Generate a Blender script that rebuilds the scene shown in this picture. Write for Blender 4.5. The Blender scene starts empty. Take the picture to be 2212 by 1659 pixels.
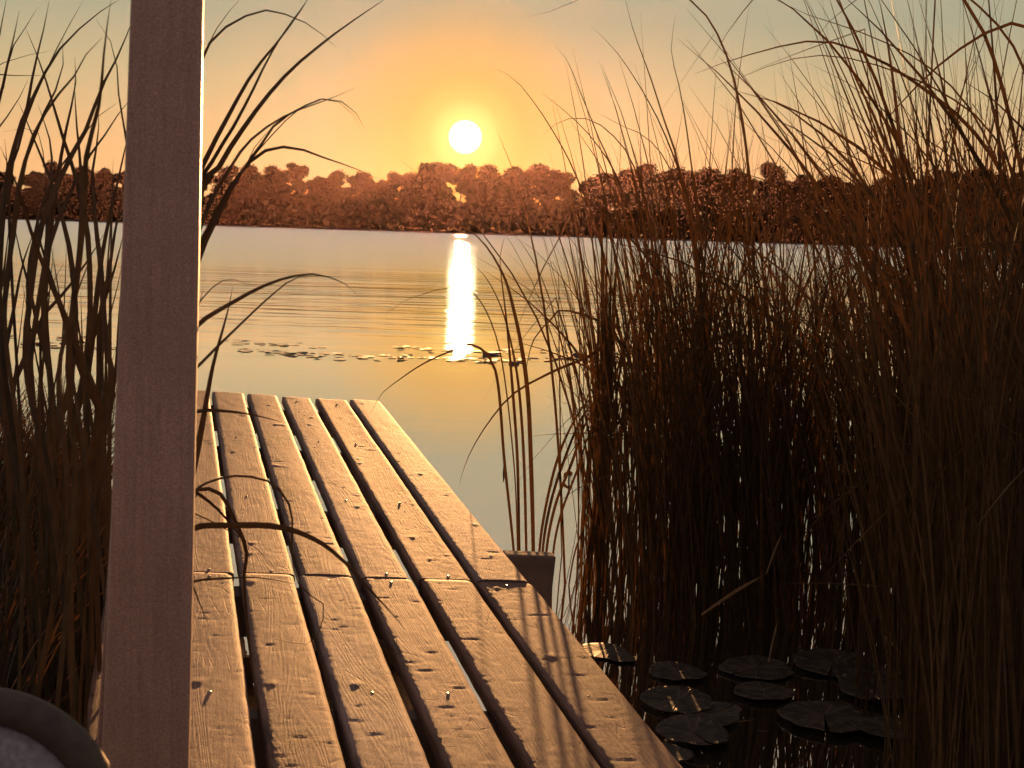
import bpy, math, random
import numpy as np
from mathutils import Vector, Matrix, noise

random.seed(11)
rng = random.Random(5)
S = bpy.context.scene
COL = S.collection
R_ = math.radians

# ------------------------------------------------------------------ camera model
F, CX, CY = 2930.0, 1106.0, 829.5          # photograph measured at 2212 x 1659
HC = 1.40                                   # camera height above the water
PITCH = math.atan(330 * math.cos(R_(1.8)) / F)
ROLL = R_(1.8)
CAM_R = Matrix.Rotation(math.pi / 2 - PITCH, 3, 'X') @ Matrix.Rotation(ROLL, 3, 'Z')
CAM = Vector((0, 0, HC))


def ray(u, v):
    return CAM_R @ Vector(((u - CX) / F, -(v - CY) / F, -1.0))


def at_dist(u, v, y):
    d = ray(u, v)
    return CAM + d * (y / d.y)


def on_water(u, v, z=0.0):
    d = ray(u, v)
    return CAM + d * ((z - HC) / d.z)


SUN = ray(1005, 296).normalized()
SUN_EL = math.asin(SUN.z)
SUN_AZ = math.atan2(SUN.x, SUN.y)

# the dock's own frame: a along the boards, b across, n up
D1 = ray(380, 332).normalized()
D2 = ray(12400, 1620).normalized()
D2 = (D2 - D1 * D1.dot(D2)).normalized()
DN = D2.cross(D1)
if DN.z < 0:
    DN = -DN
DECK_H = 1.10
D0 = CAM - DN * DECK_H


def dk(a, b, c=0.0):
    return D0 + D1 * a + D2 * b + DN * c


DOCK_M = Matrix(((D2.x, D1.x, DN.x, D0.x), (D2.y, D1.y, DN.y, D0.y), (D2.z, D1.z, DN.z, D0.z), (0, 0, 0, 1)))


# ------------------------------------------------------------------ materials
def mat(name):
    m = bpy.data.materials.new(name)
    m.use_nodes = True
    nt = m.node_tree
    nt.nodes.clear()
    out = nt.nodes.new('ShaderNodeOutputMaterial')
    return m, nt, out


def N(nt, t, **kw):
    n = nt.nodes.new(t)
    for k, v in kw.items():
        if k in n.inputs:
            n.inputs[k].default_value = v
        else:
            setattr(n, k, v)
    return n


def L(nt, a, b):
    nt.links.new(a, b)


def ramp(nt, stops, interp='LINEAR'):
    r = nt.nodes.new('ShaderNodeValToRGB')
    r.color_ramp.interpolation = interp
    el = r.color_ramp.elements
    while len(el) < len(stops):
        el.new(0.5)
    for e, (p, c) in zip(el, stops):
        e.position = p
        e.color = c if len(c) == 4 else (*c, 1)
    return r


def g(v):
    return (v, v, v, 1)


def leaf_mat(name, col, trans, scale=40.0, rough=0.42, tfac=0.45, spec=0.5):
    m, nt, out = mat(name)
    geo = N(nt, 'ShaderNodeNewGeometry')
    no = N(nt, 'ShaderNodeTexNoise', Scale=scale, Detail=3.0)
    L(nt, geo.outputs['Position'], no.inputs['Vector'])
    oi = N(nt, 'ShaderNodeObjectInfo')
    mr = ramp(nt, [(0.25, tuple(c * 0.6 for c in col)), (0.75, tuple(c * 1.45 for c in col))])
    L(nt, no.outputs['Fac'], mr.inputs['Fac'])
    hs = N(nt, 'ShaderNodeHueSaturation')
    rv = N(nt, 'ShaderNodeMapRange')
    rv.inputs['To Min'].default_value = 0.65
    rv.inputs['To Max'].default_value = 1.35
    L(nt, oi.outputs['Random'], rv.inputs['Value'])
    L(nt, rv.outputs['Result'], hs.inputs['Value'])
    L(nt, mr.outputs['Color'], hs.inputs['Color'])
    p = N(nt, 'ShaderNodeBsdfPrincipled')
    p.inputs['Roughness'].default_value = rough
    p.inputs['Specular IOR Level'].default_value = spec
    L(nt, hs.outputs['Color'], p.inputs['Base Color'])
    t = N(nt, 'ShaderNodeBsdfTranslucent')
    t.inputs['Color'].default_value = (*trans, 1)
    mx = N(nt, 'ShaderNodeMixShader')
    mx.inputs['Fac'].default_value = tfac
    L(nt, p.outputs[0], mx.inputs[1])
    L(nt, t.outputs[0], mx.inputs[2])
    L(nt, mx.outputs[0], out.inputs['Surface'])
    return m


M = {}
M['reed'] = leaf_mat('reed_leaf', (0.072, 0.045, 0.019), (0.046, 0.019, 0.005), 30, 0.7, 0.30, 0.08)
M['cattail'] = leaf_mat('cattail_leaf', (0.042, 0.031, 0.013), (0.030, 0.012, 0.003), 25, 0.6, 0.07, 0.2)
M['sedge'] = leaf_mat('sedge_leaf', (0.050, 0.033, 0.016), (0.040, 0.017, 0.005), 30, 0.5, 0.30, 0.25)
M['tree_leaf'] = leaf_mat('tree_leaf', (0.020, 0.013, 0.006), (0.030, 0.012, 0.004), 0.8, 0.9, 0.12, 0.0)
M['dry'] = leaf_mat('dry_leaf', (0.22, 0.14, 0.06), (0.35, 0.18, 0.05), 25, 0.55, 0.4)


def simple(name, col, rough=0.8, scale=6.0, var=0.35, bump=0.0, bscale=30.0):
    m, nt, out = mat(name)
    tc = N(nt, 'ShaderNodeTexCoord')
    no = N(nt, 'ShaderNodeTexNoise', Scale=scale, Detail=6.0)
    L(nt, tc.outputs['Object'], no.inputs['Vector'])
    r = ramp(nt, [(0.25, tuple(c * (1 - var) for c in col)), (0.75, tuple(c * (1 + var) for c in col))])
    L(nt, no.outputs['Fac'], r.inputs['Fac'])
    p = N(nt, 'ShaderNodeBsdfPrincipled')
    p.inputs['Roughness'].default_value = rough
    L(nt, r.outputs['Color'], p.inputs['Base Color'])
    if bump:
        n2 = N(nt, 'ShaderNodeTexNoise', Scale=bscale, Detail=5.0)
        L(nt, tc.outputs['Object'], n2.inputs['Vector'])
        b = N(nt, 'ShaderNodeBump')
        b.inputs['Strength'].default_value = 0.6
        b.inputs['Distance'].default_value = bump
        L(nt, n2.outputs['Fac'], b.inputs['Height'])
        L(nt, b.outputs['Normal'], p.inputs['Normal'])
    L(nt, p.outputs[0], out.inputs['Surface'])
    return m


M['bark'] = simple('bark', (0.06, 0.045, 0.032), 0.9, 3, 0.4)
M['soil'] = simple('soil', (0.018, 0.014, 0.009), 0.95, 0.5, 0.4)
M['mud'] = simple('mud', (0.05, 0.038, 0.024), 0.8, 4, 0.4, 0.02, 12)
M['beam'] = simple('beam_wood', (0.15, 0.10, 0.065), 0.85, 8, 0.4, 0.003, 40)
M['nail'] = simple('nail_steel', (0.30, 0.25, 0.21), 0.35, 60, 0.3)
M['nail'].node_tree.nodes['Principled BSDF'].inputs['Metallic'].default_value = 0.85
M['fabric'] = simple('grey_fabric', (0.20, 0.19, 0.205), 0.95, 120, 0.35, 0.0015, 350)
M['rim'] = simple('brown_rim', (0.040, 0.028, 0.018), 0.8, 60, 0.4, 0.001, 200)
M['chair_metal'] = simple('dark_metal', (0.05, 0.045, 0.04), 0.5, 30, 0.2)


def wood_mat():
    m, nt, out = mat('weathered_board')
    tc = N(nt, 'ShaderNodeTexCoord')
    oi = N(nt, 'ShaderNodeObjectInfo')
    off = N(nt, 'ShaderNodeVectorMath', operation='SCALE')
    comb = N(nt, 'ShaderNodeCombineXYZ')
    L(nt, oi.outputs['Random'], comb.inputs[0])
    L(nt, oi.outputs['Random'], comb.inputs[1])
    L(nt, oi.outputs['Random'], comb.inputs[2])
    L(nt, comb.outputs[0], off.inputs[0])
    off.inputs['Scale'].default_value = 37.0
    add = N(nt, 'ShaderNodeVectorMath', operation='ADD')
    L(nt, tc.outputs['Object'], add.inputs[0])
    L(nt, off.outputs[0], add.inputs[1])
    # long fibres
    mp = N(nt, 'ShaderNodeMapping')
    mp.inputs['Scale'].default_value = (240, 8.0, 240)
    L(nt, add.outputs[0], mp.inputs['Vector'])
    fib = N(nt, 'ShaderNodeTexNoise', Scale=1.0, Detail=6.0, Roughness=0.65)
    L(nt, mp.outputs[0], fib.inputs['Vector'])
    # growth rings, bent round knots
    mp2 = N(nt, 'ShaderNodeMapping')
    mp2.inputs['Scale'].default_value = (9, 0.9, 9)
    L(nt, add.outputs[0], mp2.inputs['Vector'])
    big = N(nt, 'ShaderNodeTexNoise', Scale=1.0, Detail=1.5, Distortion=0.6)
    L(nt, mp2.outputs[0], big.inputs['Vector'])
    mul = N(nt, 'ShaderNodeMath', operation='MULTIPLY')
    mul.inputs[1].default_value = 150.0
    L(nt, big.outputs['Fac'], mul.inputs[0])
    sn = N(nt, 'ShaderNodeMath', operation='SINE')
    L(nt, mul.outputs[0], sn.inputs[0])
    # saw marks running across
    mp3 = N(nt, 'ShaderNodeMapping')
    mp3.inputs['Scale'].default_value = (16, 240, 16)
    L(nt, add.outputs[0], mp3.inputs['Vector'])
    saw = N(nt, 'ShaderNodeTexNoise', Scale=1.0, Detail=7.0, Roughness=0.7)
    L(nt, mp3.outputs[0], saw.inputs['Vector'])
    # colour
    st = N(nt, 'ShaderNodeTexNoise', Scale=3.2, Detail=5.0)
    L(nt, add.outputs[0], st.inputs['Vector'])
    c1 = ramp(nt, [(0.28, (0.060, 0.024, 0.014)), (0.5, (0.165, 0.074, 0.046)), (0.75, (0.25, 0.122, 0.082))])
    L(nt, fib.outputs['Fac'], c1.inputs['Fac'])
    c2 = ramp(nt, [(0.30, (0.38, 0.34, 0.31)), (0.48, (0.85, 0.83, 0.81)), (0.64, (1.12, 1.12, 1.12))])
    L(nt, st.outputs['Fac'], c2.inputs['Fac'])
    mx = N(nt, 'ShaderNodeMix', data_type='RGBA', blend_type='MULTIPLY')
    mx.inputs[0].default_value = 0.85
    L(nt, c1.outputs['Color'], mx.inputs[6])
    L(nt, c2.outputs['Color'], mx.inputs[7])
    rr = ramp(nt, [(0.0, g(0.80)), (0.4, g(1.0)), (1.0, g(1.0))])
    rm = N(nt, 'ShaderNodeMapRange')
    rm.inputs['From Min'].default_value = -1
    L(nt, sn.outputs[0], rm.inputs['Value'])
    L(nt, rm.outputs['Result'], rr.inputs['Fac'])
    mx2 = N(nt, 'ShaderNodeMix', data_type='RGBA', blend_type='MULTIPLY')
    mx2.inputs[0].default_value = 1.0
    L(nt, mx.outputs[2], mx2.inputs[6])
    L(nt, rr.outputs['Color'], mx2.inputs[7])
    # short drying cracks
    mp4 = N(nt, 'ShaderNodeMapping')
    mp4.inputs['Scale'].default_value = (26, 5, 26)
    L(nt, add.outputs[0], mp4.inputs['Vector'])
    ck = N(nt, 'ShaderNodeTexVoronoi', Scale=1.0)
    ck.feature = 'DISTANCE_TO_EDGE'
    L(nt, mp4.outputs[0], ck.inputs['Vector'])
    ckr = ramp(nt, [(0.0, g(0.0)), (0.035, g(1.0))])
    L(nt, ck.outputs['Distance'], ckr.inputs['Fac'])
    ckm = N(nt, 'ShaderNodeTexNoise', Scale=9.0, Detail=2.0)
    L(nt, add.outputs[0], ckm.inputs['Vector'])
    ckmr = ramp(nt, [(0.50, g(0.0)), (0.62, g(1.0))])
    L(nt, ckm.outputs['Fac'], ckmr.inputs['Fac'])
    ckx = N(nt, 'ShaderNodeMix', data_type='RGBA')
    ckx.inputs[6].default_value = g(1)
    L(nt, ckmr.outputs['Color'], ckx.inputs[0])
    L(nt, ckr.outputs['Color'], ckx.inputs[7])
    mx3 = N(nt, 'ShaderNodeMix', data_type='RGBA', blend_type='MULTIPLY')
    mx3.inputs[0].default_value = 0.6
    L(nt, mx2.outputs[2], mx3.inputs[6])
    L(nt, ckx.outputs[2], mx3.inputs[7])
    # pin holes, mildew specks and dirt
    sp = N(nt, 'ShaderNodeTexNoise', Scale=330.0, Detail=2.0)
    L(nt, add.outputs[0], sp.inputs['Vector'])
    spr = ramp(nt, [(0.30, g(0.25)), (0.40, g(1.0)), (0.62, g(1.0)), (0.72, g(1.6))])
    L(nt, sp.outputs['Fac'], spr.inputs['Fac'])
    mx4 = N(nt, 'ShaderNodeMix', data_type='RGBA', blend_type='MULTIPLY')
    mx4.inputs[0].default_value = 0.8
    L(nt, mx3.outputs[2], mx4.inputs[6])
    L(nt, spr.outputs['Color'], mx4.inputs[7])
    bv = N(nt, 'ShaderNodeHueSaturation')
    bvr = N(nt, 'ShaderNodeMapRange')
    bvr.inputs['To Min'].default_value = 0.78
    bvr.inputs['To Max'].default_value = 1.25
    L(nt, oi.outputs['Random'], bvr.inputs['Value'])
    L(nt, bvr.outputs['Result'], bv.inputs['Value'])
    bs = N(nt, 'ShaderNodeMapRange')
    bs.inputs['To Min'].default_value = 0.98
    bs.inputs['To Max'].default_value = 0.62
    L(nt, oi.outputs['Random'], bs.inputs['Value'])
    L(nt, bs.outputs['Result'], bv.inputs['Saturation'])
    L(nt, mx4.outputs[2], bv.inputs['Color'])
    # height
    h1 = N(nt, 'ShaderNodeMath', operation='MULTIPLY_ADD')
    L(nt, sn.outputs[0], h1.inputs[0])
    h1.inputs[1].default_value = 0.20
    L(nt, fib.outputs['Fac'], h1.inputs[2])
    h2 = N(nt, 'ShaderNodeMath', operation='MULTIPLY_ADD')
    L(nt, saw.outputs['Fac'], h2.inputs[0])
    h2.inputs[1].default_value = 0.9
    L(nt, h1.outputs[0], h2.inputs[2])
    h3 = N(nt, 'ShaderNodeMath', operation='MULTIPLY_ADD')
    L(nt, ckx.outputs[2], h3.inputs[0])
    h3.inputs[1].default_value = 0.8
    L(nt, h2.outputs[0], h3.inputs[2])
    h4 = N(nt, 'ShaderNodeMath', operation='MULTIPLY_ADD')
    L(nt, spr.outputs['Color'], h4.inputs[0])
    h4.inputs[1].default_value = 0.6
    L(nt, h3.outputs[0], h4.inputs[2])
    h3 = h4
    b = N(nt, 'ShaderNodeBump')
    b.inputs['Strength'].default_value = 0.55
    b.inputs['Distance'].default_value = 0.0009
    L(nt, h3.outputs[0], b.inputs['Height'])
    p = N(nt, 'ShaderNodeBsdfPrincipled')
    p.inputs['Roughness'].default_value = 0.72
    p.inputs['Specular IOR Level'].default_value = 0.22
    L(nt, bv.outputs['Color'], p.inputs['Base Color'])
    L(nt, b.outputs['Normal'], p.inputs['Normal'])
    L(nt, p.outputs[0], out.inputs['Surface'])
    return m


M['board'] = wood_mat()


def post_mat():
    m, nt, out = mat('worn_white_paint')
    tc = N(nt, 'ShaderNodeTexCoord')
    no = N(nt, 'ShaderNodeTexNoise', Scale=7.0, Detail=7.0, Roughness=0.6)
    L(nt, tc.outputs['Object'], no.inputs['Vector'])
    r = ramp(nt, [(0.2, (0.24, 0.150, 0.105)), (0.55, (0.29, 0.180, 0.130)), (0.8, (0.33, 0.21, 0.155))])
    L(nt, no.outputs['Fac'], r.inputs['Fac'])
    mp = N(nt, 'ShaderNodeMapping')
    mp.inputs['Scale'].default_value = (40, 40, 9)
    L(nt, tc.outputs['Object'], mp.inputs['Vector'])
    sm = N(nt, 'ShaderNodeTexNoise', Scale=1.0, Detail=2.0)
    L(nt, mp.outputs[0], sm.inputs['Vector'])
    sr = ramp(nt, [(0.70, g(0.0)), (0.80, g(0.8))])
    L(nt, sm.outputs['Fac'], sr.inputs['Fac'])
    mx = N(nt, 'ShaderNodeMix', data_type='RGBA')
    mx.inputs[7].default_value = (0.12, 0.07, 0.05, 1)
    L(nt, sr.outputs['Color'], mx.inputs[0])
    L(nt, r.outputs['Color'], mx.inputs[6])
    p = N(nt, 'ShaderNodeBsdfPrincipled')
    p.inputs['Roughness'].default_value = 0.55
    mpg = N(nt, 'ShaderNodeMapping')
    mpg.inputs['Scale'].default_value = (120, 120, 3.0)
    L(nt, tc.outputs['Object'], mpg.inputs['Vector'])
    ng = N(nt, 'ShaderNodeTexNoise', Scale=1.0, Detail=6.0, Roughness=0.65)
    L(nt, mpg.outputs[0], ng.inputs['Vector'])
    rg_ = ramp(nt, [(0.30, (0.80, 0.77, 0.75)), (0.5, (1, 1, 1)), (0.72, (1.08, 1.08, 1.07))])
    L(nt, ng.outputs['Fac'], rg_.inputs['Fac'])
    fs = N(nt, 'ShaderNodeTexNoise', Scale=420.0, Detail=2.0)
    L(nt, tc.outputs['Object'], fs.inputs['Vector'])
    fr_ = ramp(nt, [(0.35, g(0.72)), (0.65, g(1.22))])
    L(nt, fs.outputs['Fac'], fr_.inputs['Fac'])
    mg = N(nt, 'ShaderNodeMix', data_type='RGBA', blend_type='MULTIPLY')
    mg.inputs[0].default_value = 1
    L(nt, mx.outputs[2], mg.inputs[6])
    L(nt, rg_.outputs['Color'], mg.inputs[7])
    mg2 = N(nt, 'ShaderNodeMix', data_type='RGBA', blend_type='MULTIPLY')
    mg2.inputs[0].default_value = 1
    L(nt, mg.outputs[2], mg2.inputs[6])
    L(nt, fr_.outputs['Color'], mg2.inputs[7])
    L(nt, mg2.outputs[2], p.inputs['Base Color'])
    mp2 = N(nt, 'ShaderNodeMapping')
    mp2.inputs['Scale'].default_value = (90, 90, 5)
    L(nt, tc.outputs['Object'], mp2.inputs['Vector'])
    n2 = N(nt, 'ShaderNodeTexNoise', Scale=1.0, Detail=5.0)
    L(nt, mp2.outputs[0], n2.inputs['Vector'])
    b = N(nt, 'ShaderNodeBump')
    b.inputs['Strength'].default_value = 0.5
    b.inputs['Distance'].default_value = 0.0012
    L(nt, n2.outputs['Fac'], b.inputs['Height'])
    L(nt, b.outputs['Normal'], p.inputs['Normal'])
    L(nt, p.outputs[0], out.inputs['Surface'])
    return m


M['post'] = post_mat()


def pad_mat():
    m, nt, out = mat('lily_pad_leaf')
    tc = N(nt, 'ShaderNodeTexCoord')
    no = N(nt, 'ShaderNodeTexNoise', Scale=14.0, Detail=5.0)
    L(nt, tc.outputs['Object'], no.inputs['Vector'])
    r = ramp(nt, [(0.3, (0.026, 0.018, 0.011)), (0.6, (0.055, 0.038, 0.022)), (0.8, (0.09, 0.056, 0.030))])
    L(nt, no.outputs['Fac'], r.inputs['Fac'])
    p = N(nt, 'ShaderNodeBsdfPrincipled')
    p.inputs['Roughness'].default_value = 0.62
    p.inputs['Specular IOR Level'].default_value = 0.3
    gr = nt.nodes.new('ShaderNodeTexGradient')
    gr.gradient_type = 'RADIAL'
    L(nt, tc.outputs['Object'], gr.inputs['Vector'])
    vm = N(nt, 'ShaderNodeMath', operation='MULTIPLY')
    vm.inputs[1].default_value = 2 * math.pi * 17
    L(nt, gr.outputs['Fac'], vm.inputs[0])
    vs = N(nt, 'ShaderNodeMath', operation='SINE')
    L(nt, vm.outputs[0], vs.inputs[0])
    vr = ramp(nt, [(0.0, g(0.92)), (0.9, g(0.96)), (0.97, g(1.7)), (1.0, g(1.8))])
    vn = N(nt, 'ShaderNodeMapRange')
    vn.inputs['From Min'].default_value = -1
    L(nt, vs.outputs[0], vn.inputs['Value'])
    L(nt, vn.outputs['Result'], vr.inputs['Fac'])
    rot = N(nt, 'ShaderNodeTexNoise', Scale=2.6, Detail=4.0)
    L(nt, tc.outputs['Object'], rot.inputs['Vector'])
    rr = ramp(nt, [(0.42, (0.45, 0.38, 0.30)), (0.55, (1, 1, 1)), (0.7, (1.5, 1.15, 0.8))])
    L(nt, rot.outputs['Fac'], rr.inputs['Fac'])
    m1 = N(nt, 'ShaderNodeMix', data_type='RGBA', blend_type='MULTIPLY')
    m1.inputs[0].default_value = 1
    L(nt, r.outputs['Color'], m1.inputs[6])
    L(nt, vr.outputs['Color'], m1.inputs[7])
    m2 = N(nt, 'ShaderNodeMix', data_type='RGBA', blend_type='MULTIPLY')
    m2.inputs[0].default_value = 1
    L(nt, m1.outputs[2], m2.inputs[6])
    L(nt, rr.outputs['Color'], m2.inputs[7])
    L(nt, m2.outputs[2], p.inputs['Base Color'])
    b = N(nt, 'ShaderNodeBump')
    b.inputs['Strength'].default_value = 0.6
    b.inputs['Distance'].default_value = 0.004
    L(nt, vr.outputs['Color'], b.inputs['Height'])
    L(nt, b.outputs['Normal'], p.inputs['Normal'])
    L(nt, p.outputs[0], out.inputs['Surface'])
    return m


M['pad'] = pad_mat()



def water_mat():
    m, nt, out = mat('lake_water')
    geo = N(nt, 'ShaderNodeNewGeometry')
    sep = N(nt, 'ShaderNodeSeparateXYZ')
    L(nt, geo.outputs['Position'], sep.inputs[0])

    def noise_at(sx, sy, detail=2.0, rough=0.5, dist=0.0):
        mp = N(nt, 'ShaderNodeMapping')
        mp.inputs['Scale'].default_value = (sx, sy, 1)
        L(nt, geo.outputs['Position'], mp.inputs['Vector'])
        n = N(nt, 'ShaderNodeTexNoise', Scale=1.0, Detail=detail, Roughness=rough, Distortion=dist)
        L(nt, mp.outputs[0], n.inputs['Vector'])
        return n.outputs['Fac']

    def by_dist(stops):                     # value as a function of distance across the lake (log scale)
        lg = N(nt, 'ShaderNodeMath', operation='LOGARITHM')
        mxv = N(nt, 'ShaderNodeMath', operation='MAXIMUM')
        mxv.inputs[1].default_value = 1.0
        L(nt, sep.outputs[1], mxv.inputs[0])
        L(nt, mxv.outputs[0], lg.inputs[0])
        lg.inputs[1].default_value = 400.0
        r = ramp(nt, [(math.log(max(d, 1)) / math.log(400), g(v)) for d, v in stops])
        L(nt, lg.outputs[0], r.inputs['Fac'])
        return r.outputs['Color']

    def mul(a, b):
        n = N(nt, 'ShaderNodeMath', operation='MULTIPLY')
        for i, x in enumerate((a, b)):
            if isinstance(x, (int, float)):
                n.inputs[i].default_value = x
            else:
                L(nt, x, n.inputs[i])
        return n.outputs[0]

    def addn(a, b):
        n = N(nt, 'ShaderNodeMath', operation='ADD')
        L(nt, a, n.inputs[0])
        L(nt, b, n.inputs[1])
        return n.outputs[0]

    # gust patches
    gust = ramp(nt, [(0.35, g(0.35)), (0.65, g(1.0))])
    L(nt, noise_at(0.02, 0.13, 3.0), gust.inputs['Fac'])
    near = mul(noise_at(0.9, 5.0, 2.0, 0.5, 0.3), by_dist([(3, 0.05), (9, 0.06), (14, 0.05), (17, 0.2), (60, 0.5)]))
    mid = mul(noise_at(0.35, 1.7, 2.0, 0.55, 0.3), by_dist([(8, 0.0), (14, 0.02), (17, 0.55), (30, 1.5), (55, 2.4), (62, 1.8), (80, 1.0)]))
    mid = mul(mid, gust.outputs['Color'])
    far = mul(noise_at(0.06, 0.35, 3.0, 0.6, 0.2), by_dist([(18, 0.0), (30, 0.7), (50, 0.9), (75, 0.4), (300, 0.3)]))
    fine = mul(noise_at(9, 22, 2.0), by_dist([(3, 0.0), (5, 0.01), (9, 0.01), (17, 0.03)]))
    hh = addn(addn(mul(near, 0.012), mul(mid, 0.045)), addn(mul(far, 0.16), mul(fine, 0.006)))
    b = N(nt, 'ShaderNodeBump')
    b.inputs['Strength'].default_value = 1.0
    b.inputs['Distance'].default_value = 1.0
    L(nt, hh, b.inputs['Height'])
    p = N(nt, 'ShaderNodeBsdfPrincipled')
    p.inputs['Base Color'].default_value = (0.030, 0.022, 0.014, 1)
    p.inputs['IOR'].default_value = 1.33
    rg = by_dist([(3, 0.012), (14, 0.014), (16, 0.05), (25, 0.07), (40, 0.085), (55, 0.14), (75, 0.17), (160, 0.21), (399, 0.23)])
    p.inputs['Roughness'].default_value = 0.35
    p.inputs['Specular IOR Level'].default_value = 0.0
    L(nt, b.outputs['Normal'], p.inputs['Normal'])
    gl = nt.nodes.new('ShaderNodeBsdfGlossy')
    gl.distribution = 'BECKMANN'
    tg = N(nt, 'ShaderNodeCombineXYZ')
    tg.inputs[0].default_value = 1.0
    L(nt, tg.outputs[0], gl.inputs['Tangent'])
    gl.inputs['Anisotropy'].default_value = 0.75
    gl.inputs['Color'].default_value = (0.93, 0.92, 0.90, 1)
    L(nt, rg, gl.inputs['Roughness'])
    L(nt, b.outputs['Normal'], gl.inputs['Normal'])
    lw = N(nt, 'ShaderNodeLayerWeight')
    lw.inputs['Blend'].default_value = 0.5
    fm = N(nt, 'ShaderNodeMapRange')
    fm.inputs['From Min'].default_value = 0.4
    fm.inputs['From Max'].default_value = 0.9
    fm.inputs['To Min'].default_value = 0.5
    fm.inputs['To Max'].default_value = 1.0
    L(nt, lw.outputs['Facing'], fm.inputs['Value'])
    ms = nt.nodes.new('ShaderNodeMixShader')
    L(nt, fm.outputs['Result'], ms.inputs['Fac'])
    L(nt, p.outputs[0], ms.inputs[1])
    L(nt, gl.outputs[0], ms.inputs[2])
    L(nt, ms.outputs[0], out.inputs['Surface'])
    return m


M['water'] = water_mat()


# ------------------------------------------------------------------ mesh helpers
class MB:
    def __init__(s):
        s.v, s.f = [], []

    def quad_strip(s, rows):                # rows: list of lists of Vectors
        k = len(rows[0])
        o = len(s.v)
        for r in rows:
            s.v.extend(r)
        for i in range(len(rows) - 1):
            for j in range(k - 1):
                a = o + i * k + j
                s.f.append((a, a + 1, a + k + 1, a + k))

    def tube(s, pts, radii, n=8, cap=True):
        rows = []
        for i, p in enumerate(pts):
            t = (pts[min(i + 1, len(pts) - 1)] - pts[max(i - 1, 0)]).normalized()
            x = t.cross(Vector((0.3, 0.2, 0.93)) if abs(t.z) < 0.9 else Vector((0, 1, 0.1))).normalized()
            y = t.cross(x)
            rows.append([p + (x * math.cos(k * 2 * math.pi / n) + y * math.sin(k * 2 * math.pi / n)) * radii[i] for k in range(n)])
        o = len(s.v)
        for r in rows:
            s.v.extend(r)
        for i in range(len(rows) - 1):
            for j in range(n):
                s.f.append((o + i * n + j, o + i * n + (j + 1) % n, o + (i + 1) * n + (j + 1) % n, o + (i + 1) * n + j))
        if cap:
            s.f.append(tuple(o + j for j in reversed(range(n))))
            e = o + (len(rows) - 1) * n
            s.f.append(tuple(e + j for j in range(n)))

    def box(s, c, sx, sy, sz, m=None):
        o = len(s.v)
        for dx in (-.5, .5):
            for dy in (-.5, .5):
                for dz in (-.5, .5):
                    p = Vector((dx * sx, dy * sy, dz * sz))
                    s.v.append((m @ p if m else p) + Vector(c))
        for f in ((0, 1, 3, 2), (4, 6, 7, 5), (0, 4, 5, 1), (2, 3, 7, 6), (0, 2, 6, 4), (1, 5, 7, 3)):
            s.f.append(tuple(o + i for i in f))

    def mesh(s, name, material, smooth=False):
        me = bpy.data.meshes.new(name)
        me.from_pydata([tuple(p) for p in s.v], [], s.f)
        me.materials.append(material)
        if smooth:
            me.polygons.foreach_set('use_smooth', [True] * len(me.polygons))
        me.update()
        return me

    def build(s, name, material, parent=None, smooth=False, bevel=0.0):
        return obj(name, s.mesh(name, material, smooth), parent, bevel)


def obj(name, me, parent=None, bevel=0.0):
    o = bpy.data.objects.new(name, me)
    COL.objects.link(o)
    if parent:
        o.parent = parent
    if bevel:
        b = o.modifiers.new('bevel', 'BEVEL')
        b.width = bevel
        b.segments = 2
        b.limit_method = 'ANGLE'
    return o


def tag(o, label=None, cat=None, group=None, kind=None):
    for k, v in (('label', label), ('category', cat), ('group', group), ('kind', kind)):
        if v:
            o[k] = v
    return o


def empty(name, loc=(0, 0, 0)):
    e = bpy.data.objects.new(name, None)
    e.location = loc
    e.empty_display_size = 0.1
    COL.objects.link(e)
    return e


def spline(pts, n):
    """Catmull-Rom through pts, n samples evenly spaced by parameter length"""
    P = [pts[0] + (pts[0] - pts[1])] + list(pts) + [pts[-1] + (pts[-1] - pts[-2])]
    seg = len(pts) - 1
    ln = [(pts[i + 1] - pts[i]).length for i in range(seg)]
    tot = sum(ln) or 1
    out = []
    for k in range(n):
        d = tot * k / (n - 1)
        i = 0
        while i < seg - 1 and d > ln[i]:
            d -= ln[i]
            i += 1
        t = min(1, d / max(ln[i], 1e-9))
        p0, p1, p2, p3 = P[i:i + 4]
        out.append(0.5 * ((2 * p1) + (p2 - p0) * t + (2 * p0 - 5 * p1 + 4 * p2 - p3) * t * t + (3 * p1 - p0 - 3 * p2 + p3) * t ** 3))
    return out


def ribbon(mb, pts, w, face=Vector((0, -1, 0)), tw0=0.0, tw1=0.0, fold=0.18, tip=0.45, basew=0.8):
    """a leaf blade from base pts[0] to tip pts[-1]: V-shaped cross-section, tapering over its last part"""
    n = len(pts)
    rows = []
    for i, p in enumerate(pts):
        t = (pts[min(i + 1, n - 1)] - pts[max(i - 1, 0)])
        t = t.normalized() if t.length > 1e-9 else Vector((0, 0, 1))
        x = t.cross(face)
        x = x.normalized() if x.length > 1e-4 else Vector((1, 0, 0))
        nn = x.cross(t)
        s = i / (n - 1)
        a = tw0 + (tw1 - tw0) * s
        xx = x * math.cos(a) + nn * math.sin(a)
        n2 = xx.cross(t)
        ww = w * min(basew + (1 - basew) * min(1, s * 3), max(0.03, ((1 - s) / tip) ** 0.8 if s > 1 - tip else 1))
        if fold:
            rows.append([p - xx * ww / 2, p + n2 * ww * fold, p + xx * ww / 2])
        else:
            rows.append([p - xx * ww / 2, p + xx * ww / 2])
    mb.quad_strip(rows)


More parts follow.
